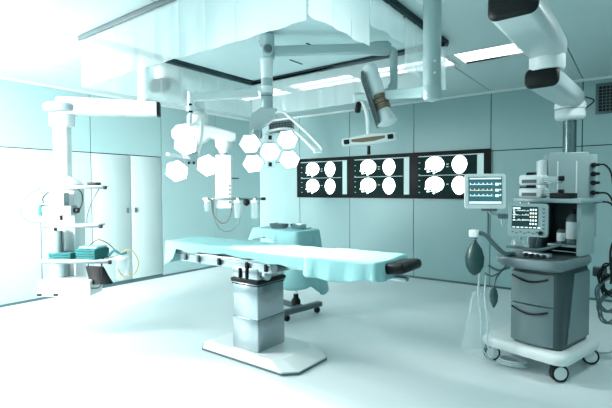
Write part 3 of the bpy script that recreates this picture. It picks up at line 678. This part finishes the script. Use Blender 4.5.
for z, x0, x1, y0 in ((1.44, -.20, .42, -.24), (1.05, -.19, .38, -.26), (.70, -.16, .50, -.34)):
    b = MB(); b.box(x0, x1, y0, -.091, z, z + .022, .004, mx=rt); sh = b.build('shelf', 'white', t)
    b = MB(); b.box(x0 + .02, x1 + .02, y0 - .012, y0 - .002, z - .012, z + .012, .002, mx=rt); b.build('shelf_rail', 'slate', sh)
    b = MB(); b.box(x1 + .021, x1 + .05, y0 - .02, y0 + .006, z - .018, z + .018, .004, mx=rt); b.build('rail_end', 'dark', sh)
b = MB(); b.box(-.18, .34, -.36, -.091, .36, .52, .012, mx=rt); b.build('drawer', 'white', t)
for x in (-.16, .0):
    b = MB(); b.box(x - .022, x + .022, -.372, -.361, .37, .395, .003, mx=rt); b.build('drawer_catch', 'dark', t)
b = MB(); b.cyl(rt @ V((-.17, -.30, .50)), rt @ V((-.17, -.30, 1.10)), .006); b.build('support_rod', 'slate', t)
for z, x0 in ((1.50, -.50), (1.265, -.48)):
    b = MB(); b.box(x0, -.14, -.13, -.115, z - .03, z + .03, .003, mx=rt); b.build('side_bracket', 'rail', t)
for k in range(3):
    b = MB(); b.cyl(rt @ V((-.26 + .03 * k, -.14, 1.46)), rt @ V((-.26 + .03 * k, -.16, 1.46)), .010); b.build('gas_port', 'slate', t)
b = MB(); b.cyl(rt @ V((-.08, -.15, .523)), rt @ V((-.08, -.15, .699)), .085, None, 24); b.build('lower_housing', 'rail', t)
b = MB(); b.cyl(rt @ V((.005, -.245, .7225)), rt @ V((.005, -.245, 1.0)), .006); b.build('support_rod', 'dark', t)
# far pendant
t = thing('equipment_pendant', 'far white ceiling pendant column seen behind the two surgical lamps', 'ceiling pendant')
b = MB(); b.cyl((-4.44, 3.20, 2.74), (-4.44, 3.20, 2.885), .15, .17); b.build('ceiling_mount', 'white', t)
pendant_arm(t, (-4.40, 3.12, 2.65), (-4.59, 3.70, 2.55), .135, .082, 'upper_arm', cap='gasket', ext=.10)
b = MB(); b.lathe([(.12, 0), (.14, .03), (.14, .12), (.1, .17)], (-4.59, 3.74, 2.31), seg=28); b.build('arm_joint', 'white', t)
b = MB(); b.sweep_rr([(-.26, .05, .05, .05, 0, 0), (-.20, .12, .11, .08, 0, 0), (-.05, .17, .14, .1, 0, 0), (.12, .16, .13, .1, 0, 0), (.24, .10, .08, .05, 0, .03), (.42, .10, .08, .03, 0, -.02), (.50, .09, .07, .03, 0, -.03), (.56, .07, .05, .03, 0, -.03)], frame((-4.68, 3.72, 2.20), (.36, .42, 0))); b.build('lower_arm', 'white', t, ang=.8)
p2 = V((-4.43, 4.04, 0))
b = MB(); b.lathe([(.06, 1.96), (.075, 2.0), (.11, 2.04), (.12, 2.16)], p2, seg=28); b.build('column_joint', 'white', t)
b = MB(); b.cyl(p2 + V((0, 0, 1.92)), p2 + V((0, 0, 2.02)), .05); b.build('neck', 'grey', t)
r3 = Matrix.Translation(p2) @ Matrix.Rotation(math.radians(40), 4, 'Z')
b = MB(); b.box(-.105, .105, -.09, .09, 1.22, 1.93, .015, mx=r3); b.build('service_box', 'white', t)
b = MB()
for k in range(5): b.cyl(r3 @ V((.085, -.0905, 1.30 + k * .055)), r3 @ V((.085, -.11, 1.30 + k * .055)), .012)
b.build('gas_port', 'slate', t)
b = MB(); b.cyl(r3 @ V((.10, -.02, 1.62)), r3 @ V((.20, -.02, 1.62)), .008); b.build('side_peg', 'dark', t)
b = MB(); b.box(-.26, .50, -.13, -.115, 1.33, 1.36, .002, mx=r3); b.build('equipment_rail', 'steel', t)
b = MB(); b.box(.50, .56, -.135, -.11, 1.325, 1.365, .004, mx=r3); b.build('rail_end', 'dark', t)
b = MB(); b.box(-.03, .03, -.116, -.09, 1.325, 1.365, mx=r3); b.build('rail_bracket', 'grey', t)
def jar(loc, r, h, label, g='suction jars on the rail of the far pendant'):
    t = thing('suction_jar', label, 'jar', loc, 0, g)
    b = MB(); b.lathe([(0, 0), (r * .85, 0), (r * .9, .01), (r, h)], (0, 0, 0)); b.build('jar_body', 'plastic', t)
    b = MB(); b.lathe([(r * 1.08, h + .001), (r * 1.08, h + .02), (r * .4, h + .035), (r * .3, h + .06), (0, h + .06)], (0, 0, 0)); b.build('lid', 'white', t)
    return t
for x, z, h, r, lab in ((-.20, 1.19, .12, .035, 'small suction jar left of the far pendant column'), (.20, 1.10, .20, .05, 'suction jar just right of the far pendant column'), (.42, 1.09, .21, .05, 'suction jar at the right end of the far pendant rail')):
    q = r3 @ V((x, -.19, z)); jar(q, r, h, lab)
    b = MB(); b.box(x - .02, x + .02, -.14, -.131, 1.31, 1.365, .002, mx=r3); b.build('jar_clamp', 'dark', t)
b = MB(); b.lathe([(.03, 0), (.045, .01), (.045, .03), (.03, .04)], r3 @ V((.31, -.15, 1.30)), r3.to_3x3() @ V((0, -1, 0))); tag(b.build('pressure_gauge', 'dark'), 'dark round gauge between two jars on the far pendant rail', 'gauge')
b = MB(); b.tube([r3 @ V(p) for p in ((-.13, -.14, 1.32), (-.12, -.15, 1.12), (-.04, -.15, .95), (.08, -.15, .92), (.20, -.15, 1.02), (.24, -.2, 1.20))], .007); tag(b.build('suction_hose', 'hose'), 'grey hose looping widely under the far pendant', 'hose')
b = MB(); b.tube([r3 @ V(p) for p in ((-.14, -.17, 1.36), (-.13, -.17, 1.16), (-.02, -.17, 1.03), (.08, -.17, 1.08), (.12, -.14, 1.28))], .006); tag(b.build('suction_hose', 'hose_brown'), 'shorter brown hose looping tightly under the far pendant', 'hose')

# ------------------------------------------------------------ items on the left pendant
def towel(p, rot, w_, d_, n, th, label, m='towel', curl=.02):
    b = MB()
    for k in range(n):
        z = k * th; R = []
        for i in range(9):
            u = i / 8 - .5; zz = z + .003 * math.sin(i * 1.7 + k)
            R.append([V((u * w_, -d_ / 2 + .004 * math.sin(i + k), zz)), V((u * w_, d_ / 2, zz)), V((u * w_, d_ / 2 + .004, zz + th * .5)), V((u * w_, d_ / 2, zz + th * .92)), V((u * w_, -d_ / 2, zz + th * .92)), V((u * w_, -d_ / 2 - .012, zz + th * .5))])
        b.skin(R)
    o = b.build('folded_towel', m); o.location = p; o.rotation_euler = (0, 0, rot); return tag(o, label, 'towel', 'folded towels on the left pendant shelf')
towel(rt @ V((.02, -.215, .7225)), math.radians(30), .24, .17, 3, .022, 'flat dark green folded towel, left on the white pendant shelf')
towel(rt @ V((.30, -.215, .7225)), math.radians(20), .24, .19, 4, .026, 'thick folded green towel, right on the white pendant shelf')
towel(rt @ V((.31, -.215, .8275)), math.radians(26), .20, .16, 1, .022, 'pale folded cloth lying on the thick green towel', 'cloth')
t = thing('equipment_bag', 'black bag hanging below the lower right corner of the left pendant shelf', 'bag', rt @ V((.33, -.24, .64)), math.radians(30))
b = MB(); R = []
for k in range(7):
    z = .0 - k * .028; w_ = .095 + .004 * k; R.append([(w_ * math.cos(a) + .012 * k, (.03 + .008 * k) * math.sin(a) + .004 * math.sin(3 * a + k), z) for a in [2 * PI * i / 20 for i in range(20)]])
b.skin(R); b.build('bag_body', 'rubber', t)
b = MB(); b.tube([(-.07, 0, -.01), (-.05, 0, .07), (.05, 0, .07), (.08, 0, -.01)], .005); b.build('strap', 'dark', t)
jar(rt @ V((.62, -.26, .52)), .065, .20, 'cloudy suction jar hanging right of the left pendant shelf', None)
b = MB(); b.cyl(rt @ V((.50, -.26, .715)), rt @ V((.62, -.26, .73)), .008); b.build('jar_hanger', 'steel', bpy.data.objects['equipment_pendant.001'])
t = thing('infusion_pump', 'grey pump with a dark green end hanging under the upper left pendant shelf', 'pump', rt @ V((-.04, -.20, 1.16)), math.radians(37))
b = MB(); b.box(-.14, .16, -.07, .07, 0, .10, .015); b.build('pump_body', 'rail', t)
b = MB(); b.box(-.175, -.1405, -.065, .065, .0, .11, .008); b.build('end_cover', 'towel', t)
b = MB(); b.cyl((.1605, 0, .05), (.20, 0, .05), .028); b.build('knob', 'dark', t)
b = MB(); b.box(-.03, .08, -.05, .05, .1005, .23, .008); b.build('mount_block', 'grey', t)
b = MB(); b.cyl((.03, -.02, -.001), (.03, -.02, -.05), .018); b.build('drip_nozzle', 'dark', t)
t = thing('gas_cylinder', 'pale grey cylinder standing in the middle of the left pendant', 'cylinder', rt @ V((-.08, -.20, .7225)))
b = MB()
b.lathe([(.0, 0), (.075, 0), (.075, .25), (.06, .28), (.0, .28)], (0, 0, 0)); b.build('cylinder_body', 'rail', t)
b = MB(); b.lathe([(0, .281), (.02, .281), (.02, .31), (0, .31)]); b.build('valve', 'dark', t)
b = MB(); b.box(.25, .36, -.20, -.12, 1.4635, 1.495, .006, mx=rt); tag(b.build('remote_handset', 'dark'), 'small black handset on the top shelf of the left pendant', 'handset')
for nm, mt, pts, lab in (
    ('cable', 'hose', ((-.22, -.15, 1.45), (-.36, -.2, 1.36), (-.42, -.22, 1.22), (-.36, -.2, 1.10), (-.2, -.15, 1.08)), 'thin dark cable bowing out left of the left pendant'),
    ('cable', 'dark', ((-.14, -.16, 1.42), (-.20, -.2, 1.34), (-.17, -.23, 1.27), (-.16, -.2, 1.22)), 'short black cable above the left pendant pump'),
    ('cable', 'dark', ((.12, -.13, 1.43), (.17, -.15, 1.38), (.17, -.15, 1.28), (.14, -.15, 1.21)), 'short black cable at the right of the left pendant pump'),
    ('cable', 'hose', ((.36, -.16, 1.44), (.30, -.2, 1.3), (.26, -.22, 1.17), (.24, -.2, 1.08)), 'thin cable slanting down right between the left pendant shelves'),
    ('cable', 'dark', ((.44, -.28, .74), (.46, -.36, .66), (.47, -.38, .56), (.44, -.37, .46), (.36, -.38, .45)), 'dark tube hanging from the left pendant shelf by the bag'),
    ('cable', 'hose_brown', ((.30, -.27, .86), (.40, -.3, .92), (.5, -.3, .88), (.58, -.3, .80)), 'brown tube arching from the towels to the suction jar'),
    ('cable', 'hose_yellow', ((.60, -.3, .77), (.72, -.3, .82), (.80, -.3, .70), (.76, -.3, .58), (.66, -.33, .56), (.60, -.34, .64)), 'yellow tube looping around the suction jar of the left pendant'),
    ('cable', 'towel', ((.50, -.28, .76), (.56, -.3, .81), (.62, -.3, .775), (.68, -.3, .79)), 'green tube lying over the suction jar lid of the left pendant')):
    b = MB(); b.tube([rt @ V(p) for p in pts], .0055 if mt != 'towel' else .012); tag(b.build(nm, mt), lab, 'cable')

# ------------------------------------------------------------ anaesthesia machine
AR = math.radians(-15.5); AL_ = V((-.62, 4.10, 0))
t = thing('anaesthesia_machine', 'large grey anaesthesia machine on a white four-wheeled base at the right', 'medical machine', AL_, AR)
am = T(*AL_) @ Matrix.Rotation(AR, 4, 'Z')
b = MB()
o1 = rrect(-.36, .33, -.36, .36, .10)
def scl(poly, k, cx=-.015, cy=0): return [((x - cx) * k + cx, (y - cy) * k + cy) for x, y in poly]
b.skin([[(x, y, .135) for x, y in scl(o1, .90)], [(x, y, .140) for x, y in scl(o1, .97)], [(x, y, .165) for x, y in o1], [(x, y, .195) for x, y in o1], [(x, y, .215) for x, y in scl(o1, .97)], [(x, y, .222) for x, y in scl(o1, .90)]]); b.build('wheeled_base', 'white', t, ang=.9)
for x, y, a in ((-.29, -.27, .85), (.25, -.27, .95), (-.28, .29, .4), (.26, .29, .7)):
    dx = V((math.cos(a), math.sin(a), 0)); c = V((x, y, .068))
    b = MB(); b.lathe([(.045, -.022), (.066, -.022), (.068, -.014), (.068, .014), (.066, .022), (.045, .022)], c, V((math.sin(a), -math.cos(a), 0))); w_ = b.build('caster', 'rubber', t)
    b = MB(); b.lathe([(0, -.026), (.05, -.0245), (.05, .0245), (0, .026)], c, V((math.sin(a), -math.cos(a), 0))); b.build('wheel_disc', 'white', w_)
    b = MB(); b.box(-.05, .03, .028, .036, -.01, .05, .006, mx=frame(c + V((0, 0, .012)), dx)); b.box(-.04, .03, -.036, .036, .058, .068, .004, mx=frame(c, dx)); b.build('fork', 'dark', w_)
# cabinet body
bo = rrect(-.13, .26, -.27, .27, .05)
b = MB(); b.skin([[(x, y, .222) for x, y in scl(bo, .96, .065)], [(x, y, .26) for x, y in bo], [(x, y, .80) for x, y in bo], [(x, y, .83) for x, y in scl(bo, .97, .065)]]); b.build('cabinet_body', 'slate_dark', t, ang=.9)
b = MB(); b.skin([[(x, y, z) for z, y in ((.26, -.17), (.26, .24), (.80, .24), (.80, -.05))] for x in (.2605, .268)]); b.build('side_panel', 'drawer_grey', t)
for z0, z1 in ((.24, .545), (.555, .80)):
    b = MB(); n_ = 10; R0 = []
    for i in range(n_ + 1):
        u = i / n_; x = -.125 + .33 * u; y = -.2705 - .035 * math.sin(PI * u) ** .6 if 0 < u < 1 else -.2705
        R0.append((x, y))
    R0 += [(.205, -.262), (-.125, -.262)]
    b.skin([[(x, y, z0) for x, y in R0], [(x, y, z1) for x, y in R0]]); dr = b.build('drawer', 'drawer_grey', t, ang=.9)
    b = MB(); pts = [(-.10 + .28 * i / 8, -.307 - .014 * math.sin(PI * i / 8), z1 - .03 - .035 * math.sin(PI * i / 8)) for i in range(9)]
    b.tube(pts, .007); b.build('handle', 'dark', dr)
# work surface
wo = rrect(-.24, .30, -.40, .28, .12)
b = MB(); b.skin([[(x, y, .832) for x, y in scl(wo, .82, .04, -.06)], [(x, y, .845) for x, y in scl(wo, .93, .04, -.06)], [(x, y, .875) for x, y in wo], [(x, y, .905) for x, y in wo], [(x, y, .92) for x, y in scl(wo, .98, .04, -.06)]]); b.build('work_surface', 'drawer_grey', t, ang=.9)
b = MB(); b.skin([[(x, y, .921) for x, y in scl(wo, .85, .04, -.06)], [(x, y, .926) for x, y in scl(wo, .84, .04, -.06)]]); b.build('surface_mat', 'slate_dark', t)
# upper tower
b = MB(); b.box(-.16, .24, .255, .28, .927, 1.351, .004); b.build('back_panel', 'slate_dark', t)
b = MB(); b.box(.245, .28, .02, .28, .927, 1.351, .006); b.build('side_wall', 'arm', t)
b = MB(); b.box(.02, .24, .03, .254, .99, 1.01, .003); b.build('inner_shelf', 'grey', t)
b = MB(); b.box(-.14, -.02, .02, .254, .927, 1.351, .006); b.build('gas_block', 'slate_dark', t)
b = MB(); b.box(-.20, .33, -.12, .31, 1.352, 1.386, .008); b.build('top_shelf', 'grey', t)
for x in (-.09, -.02):
    b = MB(); b.cyl((x - .06, -.08, .927), (x - .06, -.08, 1.352), .009); b.build('support_post', 'chrome', t)
b = MB(); b.lathe([(.0, 0), (.05, 0), (.05, .10), (.045, .12), (0, .12)], (-.10, -.22, .9265)); b.build('absorber_canister', 'plastic', t)
b = MB(); b.box(-.02, .18, -.30, -.24, .9265, .965, .008); b.build('flowmeter_block', 'alu', t)
for k in range(4):
    b = MB(); b.lathe([(.014, 0), (.014, .02), (0, .021)], (.01 + .045 * k, -.3005, .945), (0, -1, 0)); b.build('control_knob', 'dark', t)
b = MB(); b.tube([(-.2, -.2, .98), (-.05, -.33, 1.0), (.1, -.3, .99), (.2, -.15, 1.03)], .012); b.build('circuit_hose', 'hose', t)
# things on the machine
def bottle(x, y, z, r, h, label, m, lm='label'):
    tt = thing('bottle', label, 'bottle', am @ V((x, y, z)), 0)
    b = MB(); b.lathe([(0, 0), (r, 0), (r, h * .72), (r * .5, h * .84), (r * .4, h * .86)]); b.build('bottle_body', m, tt)
    b = MB(); b.lathe([(r * .45, h * .861), (r * .5, h), (0, h)]); b.build('cap', 'dark', tt)
    b = MB(); b.lathe([(r * 1.01, h * .15), (r * 1.03, h * .16), (r * 1.03, h * .62), (r * 1.01, h * .63)]); b.build('bottle_label', lm, tt)
bottle(.10, .10, 1.011, .032, .14, 'small bottle in the open bay of the anaesthesia machine', 'slate')
bottle(.18, .12, 1.011, .048, .29, 'tall white-labelled bottle in the open bay of the anaesthesia machine', 'slate')
def syringe_pump(x, y, z, label):
    tt = thing('syringe_pump', label, 'pump', am @ V((x, y, z)), AR + .06, 'stacked syringe pumps on the machine')
    b = MB(); b.box(-.11, .08, -.08, .08, 0, .085, .02, 3); b.build('pump_body', 'white', tt)
    b = MB(); b.lathe([(.0, 0), (.02, .0), (.02, .07), (0, .07)], (-.05, -.05, .088), (1, 0, 0)); b.build('holder', 'dark', tt)
    b = MB(); b.cyl((.0805, -.05, .05), (.20, -.05, .05), .018); b.build('syringe', 'plastic', tt)
    b = MB(); b.cyl((.2005, -.05, .05), (.235, -.05, .05), .022); b.build('plunger_clamp', 'dark', tt)
    b = MB(); b.box(.081, .21, -.03, .0, .012, .024, .002); b.build('slide_rail', 'steel', tt)
    b = MB(); b.box(-.08, .04, -.0815, -.0802, .015, .045); b.build('display', 'slate', tt)
syringe_pump(-.085, .04, 1.3865, 'white syringe pump on the machine shelf, lower of two')
syringe_pump(-.085, .04, 1.4965, 'white syringe pump with a black top, upper of two')
b = MB(); b.box(.09, .25, -.10, .02, 1.3865, 1.430, .004, mx=am); tag(b.build('notebook', 'dark'), 'flat black book on the right of the machine top shelf', 'book')
b = MB(); b.box(-.19, -.165, .10, .14, 1.3865, 1.44, .004, mx=am); b.box(-.21, -.16, .02, .08, 1.3865, 1.485, .004, mx=am); tag(b.build('transducer', 'dark'), 'small black device at the left edge of the machine shelf', 'device')

def monitor(name, loc, rz, w_, h_, dpt, label, style):
    tt = thing(name, label, 'monitor', loc, rz)
    tiltm = Matrix.Rotation(math.radians(-4), 4, 'X')
    b = MB(); b.sweep_rr([(-.5 * dpt, w_ / 2 * .985, h_ / 2 * .985, .02, 0, 0), (-.45 * dpt, w_ / 2, h_ / 2, .022, 0, 0), (.1 * dpt, w_ / 2, h_ / 2, .022, 0, 0), (.5 * dpt, w_ / 2 * .8, h_ / 2 * .8, .02, 0, 0)], tiltm @ Matrix.Rotation(PI / 2, 4, 'Z')); b.build('monitor_housing', 'white' if style == 1 else 'grey', tt, ang=.5)
    f0 = -dpt / 2
    def bx_(b, x0, x1, z0, z1, y0=-.003, y1=-.001): b.box(x0, x1, f0 + y0, f0 + y1, z0, z1, mx=tiltm)
    sw, sh = w_ * .82, h_ * .78; zo = h_ * .02
    if style == 2: sw, sh, zo = w_ * .66, h_ * .66, h_ * .07
    xo = -w_ * .07 if style == 2 else 0
    b = MB(); bx_(b, xo - sw / 2, xo + sw / 2, zo - sh / 2, zo + sh / 2); s_ = b.build('screen', 'screen_blue' if style == 1 else 'screen_dark', tt)
    b = MB(); c = MB(); rnd = random.Random(style)
    x0, x1, z0, z1 = xo - sw / 2, xo + sw / 2, zo - sh / 2, zo + sh / 2
    if style == 1:
        bx_(b, x0 + .01, x1 - .008, z1 - .018, z1 - .008, -.005, -.0035); bx_(b, x0 + .006, x1 - .006, z0 + .004, z0 + .020, -.005, -.0035)
        for r_, m_ in ((.72, b), (.50, c), (.30, b)):
            z = z0 + sh * r_; n_ = 16
            for k in range(n_):
                hh = .004 + .010 * (k % 3 == 0); bx_(m_, x0 + .012 + k * sw * .042, x0 + .012 + k * sw * .042 + sw * .026, z, z + hh, -.005, -.0035)
            bx_(m_, x0 + .012, x0 + sw * .74, z - .002, z, -.005, -.0035)
            bx_(b, x1 - .052, x1 - .026, z - .008, z + .012, -.005, -.0035); bx_(m_, x1 - .02, x1 - .008, z + .0, z + .012, -.005, -.0035)
    else:
        for r_ in (.80, .60, .36):
            z = z0 + sh * r_
            for k in range(14):
                hh = .002 + .012 * rnd.random(); bx_(b, x0 + .008 + k * sw * .045, x0 + .008 + k * sw * .045 + sw * .018, z, z + hh, -.005, -.0035)
        for k in range(5):
            z = z0 + sh * (.18 + .16 * k)
            for j in range(3): bx_(c if k == 2 else b, x1 - .055 + j * .018, x1 - .044 + j * .018, z, z + .014, -.005, -.0035)
        for k in range(7): bx_(b, x0 + .006 + k * .029, x0 + .026 + k * .029, z0 + .006, z0 + .013, -.005, -.0035)
        bx_(b, x0 + .006, x0 + .06, z1 - .016, z1 - .007, -.005, -.0035)
        for k in range(4): bx_(b, x0 + .01, x0 + .022, z0 + .06 + k * .02, z0 + .07 + k * .02, -.005, -.0035)
    b.build('readout', 'trace', s_); c.build('waveform', 'trace_warm', s_)
    if style == 2:
        for k in range(7):
            b = MB(); b.box(-.5, .5, 0, 1, -.5, .5, mx=tiltm @ T(-w_ * .37 + k * .028, f0 - .004, -h_ * .36 - (.01 if k % 2 else 0)) @ Matrix.Diagonal((.013, .0035, .009, 1))); b.build('button', 'slate', tt)
        for k in range(6):
            b = MB(); b.box(-.5, .5, 0, 1, -.5, .5, mx=tiltm @ T(w_ * .40, f0 - .004, h_ * .34 - k * .030) @ Matrix.Diagonal((.016, .0035, .010, 1))); b.build('button', 'slate', tt)
        b = MB(); b.lathe([(.017, 0), (.015, .014), (0, .015)], tiltm @ V((w_ * .33, f0 - .001, -h_ * .38)), (0, -1, 0)); b.build('dial_knob', 'dark', tt)
    return tt
monitor('patient_monitor', (-.985, 3.70, 1.445), math.radians(24), .31, .28, .06, 'bright blue patient monitor on a post left of the anaesthesia machine', 1)
tt = monitor('ventilator_monitor', (-.668, 3.745, 1.222), math.radians(2), .275, .255, .10, 'dark-screened monitor with buttons and dial below the machine shelf', 2)
t = bpy.data.objects['anaesthesia_machine']; iv = am.inverted()
b = MB(); b.tube([iv @ V(p) for p in ((-.62, 3.80, 1.22), (-.61, 3.90, 1.15), (-.62, 3.98, 1.10))], .02); b.tube([iv @ V((-.62, 3.98, 1.10)), iv @ V((-.66, 4.06, .93))], .018); b.build('monitor_bracket', 'slate', t)
b = MB(); b.tube([iv @ V(p) for p in ((-.96, 3.735, 1.30), (-.94, 3.75, 1.265), (-.86, 3.83, 1.255), (-.78, 3.98, 1.26), (-.72, 4.12, 1.25))], .013); b.build('monitor_arm', 'arm', t)
b = MB(); b.box(-1.01, -.90, 3.70, 3.76, 1.285, 1.312, .004, mx=iv); b.build('monitor_plate', 'slate', t)
b = MB(); b.cyl(iv @ V((-.965, 3.74, 1.29)), iv @ V((-.965, 3.74, 1.06)), .008); b.build('hanging_rod', 'slate', t)
b = MB(); b.tube([iv @ V(p) for p in ((-.86, 3.80, 1.245), (-.875, 3.79, 1.20), (-.86, 3.78, 1.165), (-.845, 3.79, 1.20), (-.86, 3.80, 1.24))], .005); b.build('hook', 'chrome', t)
b = MB(); b.box(-.90, -.82, 3.77, 3.82, 1.225, 1.262, .005, mx=iv); b.build('clamp', 'slate', t)
# breathing bag and hoses
b = MB(); b.lathe([(.012, .16), (.02, .14), (.055, .09), (.075, .02), (.07, -.05), (.045, -.10), (.015, -.125), (0, -.13)], (-1.03, 3.60, .90), seg=24, sy=.9); tag(b.build('breathing_bag', 'bag'), 'dark green rubber breathing bag hanging left of the machine', 'bag')
t = thing('breathing_hose', 'grey corrugated hose curving from the dark breathing bag to the machine', 'hose')
b = MB(); pts = [(-1.03, 3.60, 1.065), (-1.02, 3.61, 1.11), (-.96, 3.64, 1.10), (-.90, 3.68, 1.02), (-.84, 3.74, .95), (-.79, 3.84, .94)]; b.tube(pts, .018, 10, 6); b.build('hose_tube', 'hose', t)
b = MB(); b.box(-1.07, -1.0, 3.57, 3.63, 1.08, 1.14, .01); b.build('connector', 'white', t)
b = MB(); b.tube([(-.93, 3.62, .86), (-.88, 3.64, .83), (-.85, 3.68, .82), (-.80, 3.74, .84)], .010); b.tube([(-.95, 3.60, .80), (-.90, 3.60, .78), (-.86, 3.66, .80)], .008); tag(b.build('sample_line', 'hose'), 'thin grey lines tangled under the breathing hose', 'hose')
t = thing('rubber_mask', 'dark green rubber mask hanging at the machine front left corner', 'mask', (-.875, 3.575, .62))
b = MB(); b.lathe([(0, -.085), (.012, -.07), (.035, -.03), (.04, .02), (.03, .06), (.012, .08), (0, .082)], sx=.8, sy=.4); b.build('mask_body', 'bag', t)
b = MB(); b.tube([(0, 0, .08), (.01, .03, .15), (.06, .13, .24)], .006); b.build('cord', 'bag', t)
b = MB(); R = []
for j in range(11):
    u = j / 10; z = .62 - .50 * u; R.append([(-1.03 + (.03 + .09 * u ** .7) * math.cos(a) + .015 * math.sin(4 * a + 3 * u), 3.70 + (.03 + .07 * u) * math.sin(a) + .012 * math.sin(5 * a + 2), z + .02 * math.sin(a * 2) * (1 if j == 10 else 0)) for a in [2 * PI * i / 32 for i in range(32)]])
b.skin(R, True, False); tag(b.build('plastic_bag', 'thin_plastic'), 'thin clear plastic bag hanging beside the machine left front wheel', 'bag')
b = MB(); b.tube([(-1.02, 3.68, .80), (-1.02, 3.70, .70), (-1.03, 3.70, .64)], .006); tag(b.build('bag_cord', 'hose_pale'), 'pale cord holding the clear plastic bag', 'cord')
for off, nm in ((0, 'pale clear tube hanging past the left front wheel onto the floor coil'), (.05, 'second pale clear tube falling beside the breathing bag')):
    b = MB(); b.tube([(-.95 - off, 3.66, .84), (-.96 - off, 3.64, .62), (-.94 - off, 3.66, .40), (-.95 - off, 3.70, .20), (-.93 - off * .5, 3.78, .05), (-.88, 3.86, .012)], .006); tag(b.build('clear_tube', 'hose_pale'), nm, 'tube')
b = MB()
pts = []
for i in range(34):
    a = i * .56; rr = 1 - .006 * i; pts.append((-.80 + .125 * rr * math.cos(a), 3.90 + .085 * rr * math.sin(a), .010 + .0012 * i))
b.tube(pts, .006, 8, 2); tag(b.build('tube_coil', 'hose_pale'), 'coil of pale clear tubing lying on the floor by the machine', 'tube')
# cables at the right side of the machine
for k, z in enumerate((1.70, 1.45, 1.37)):
    q = bx @ V((.23, -.185, z))
    b = MB()
    b.tube([q, q + V((.05 + .02 * k, -.05, -.01)), q + V((.10 + .02 * k, -.08, -.12)), (-.135 + .02 * k, 4.40, 1.15 - .05 * k), (-.165 + .02 * k, 4.35, .95), (-.16, 4.32 + .02 * k, .80 - .06 * k)], .008)
    tag(b.build('power_cable', 'rubber'), ['black cable from the highest pendant socket down the machine side', 'black cable from the middle pendant socket down the machine side', 'black cable from the lowest pendant socket down the machine side'][k], 'cable')
for k, (cz, rr, lab, mt) in enumerate(((.72, .10, 'upper coil of black cable behind the machine right side', 'rubber'), (.66, .075, 'small inner black cable coil behind the machine right side', 'rubber'), (.58, .12, 'lower coil of grey cable behind the machine right side', 'hose'), (.46, .10, 'lowest loose loop of grey cable behind the machine', 'hose'))):
    b = MB(); pts = [(-.165 + .015 * math.sin(5 * a / 3) + .72 * rr * math.cos(a), 4.42 + .5 * rr * math.cos(a) + .005 * i / 20, cz + rr * 1.2 * math.sin(a) + .01 * math.sin(2 * a + i * .1)) for i, a in enumerate([i * .5 for i in range(38)])]
    b.tube(pts, .007, 8, 2); tag(b.build('cable_coil', mt), lab, 'cable')
b = MB(); b.tube([(-.13, 4.45, .42), (-.10, 4.5, .22), (-.12, 4.55, .08), (-.24, 4.62, .012), (-.40, 4.70, .010), (-.50, 4.66, .010)], .007); tag(b.build('floor_cable', 'hose_pale'), 'pale cable sweeping over the floor behind the right wheel', 'cable')
b = MB(); b.box(-.29, -.19, -.02, .05, .0, .08, .01, mx=T(0, 4.42, .72)); tag(b.build('power_strip', 'slate'), 'grey power block among cables at the machine right side', 'power block')
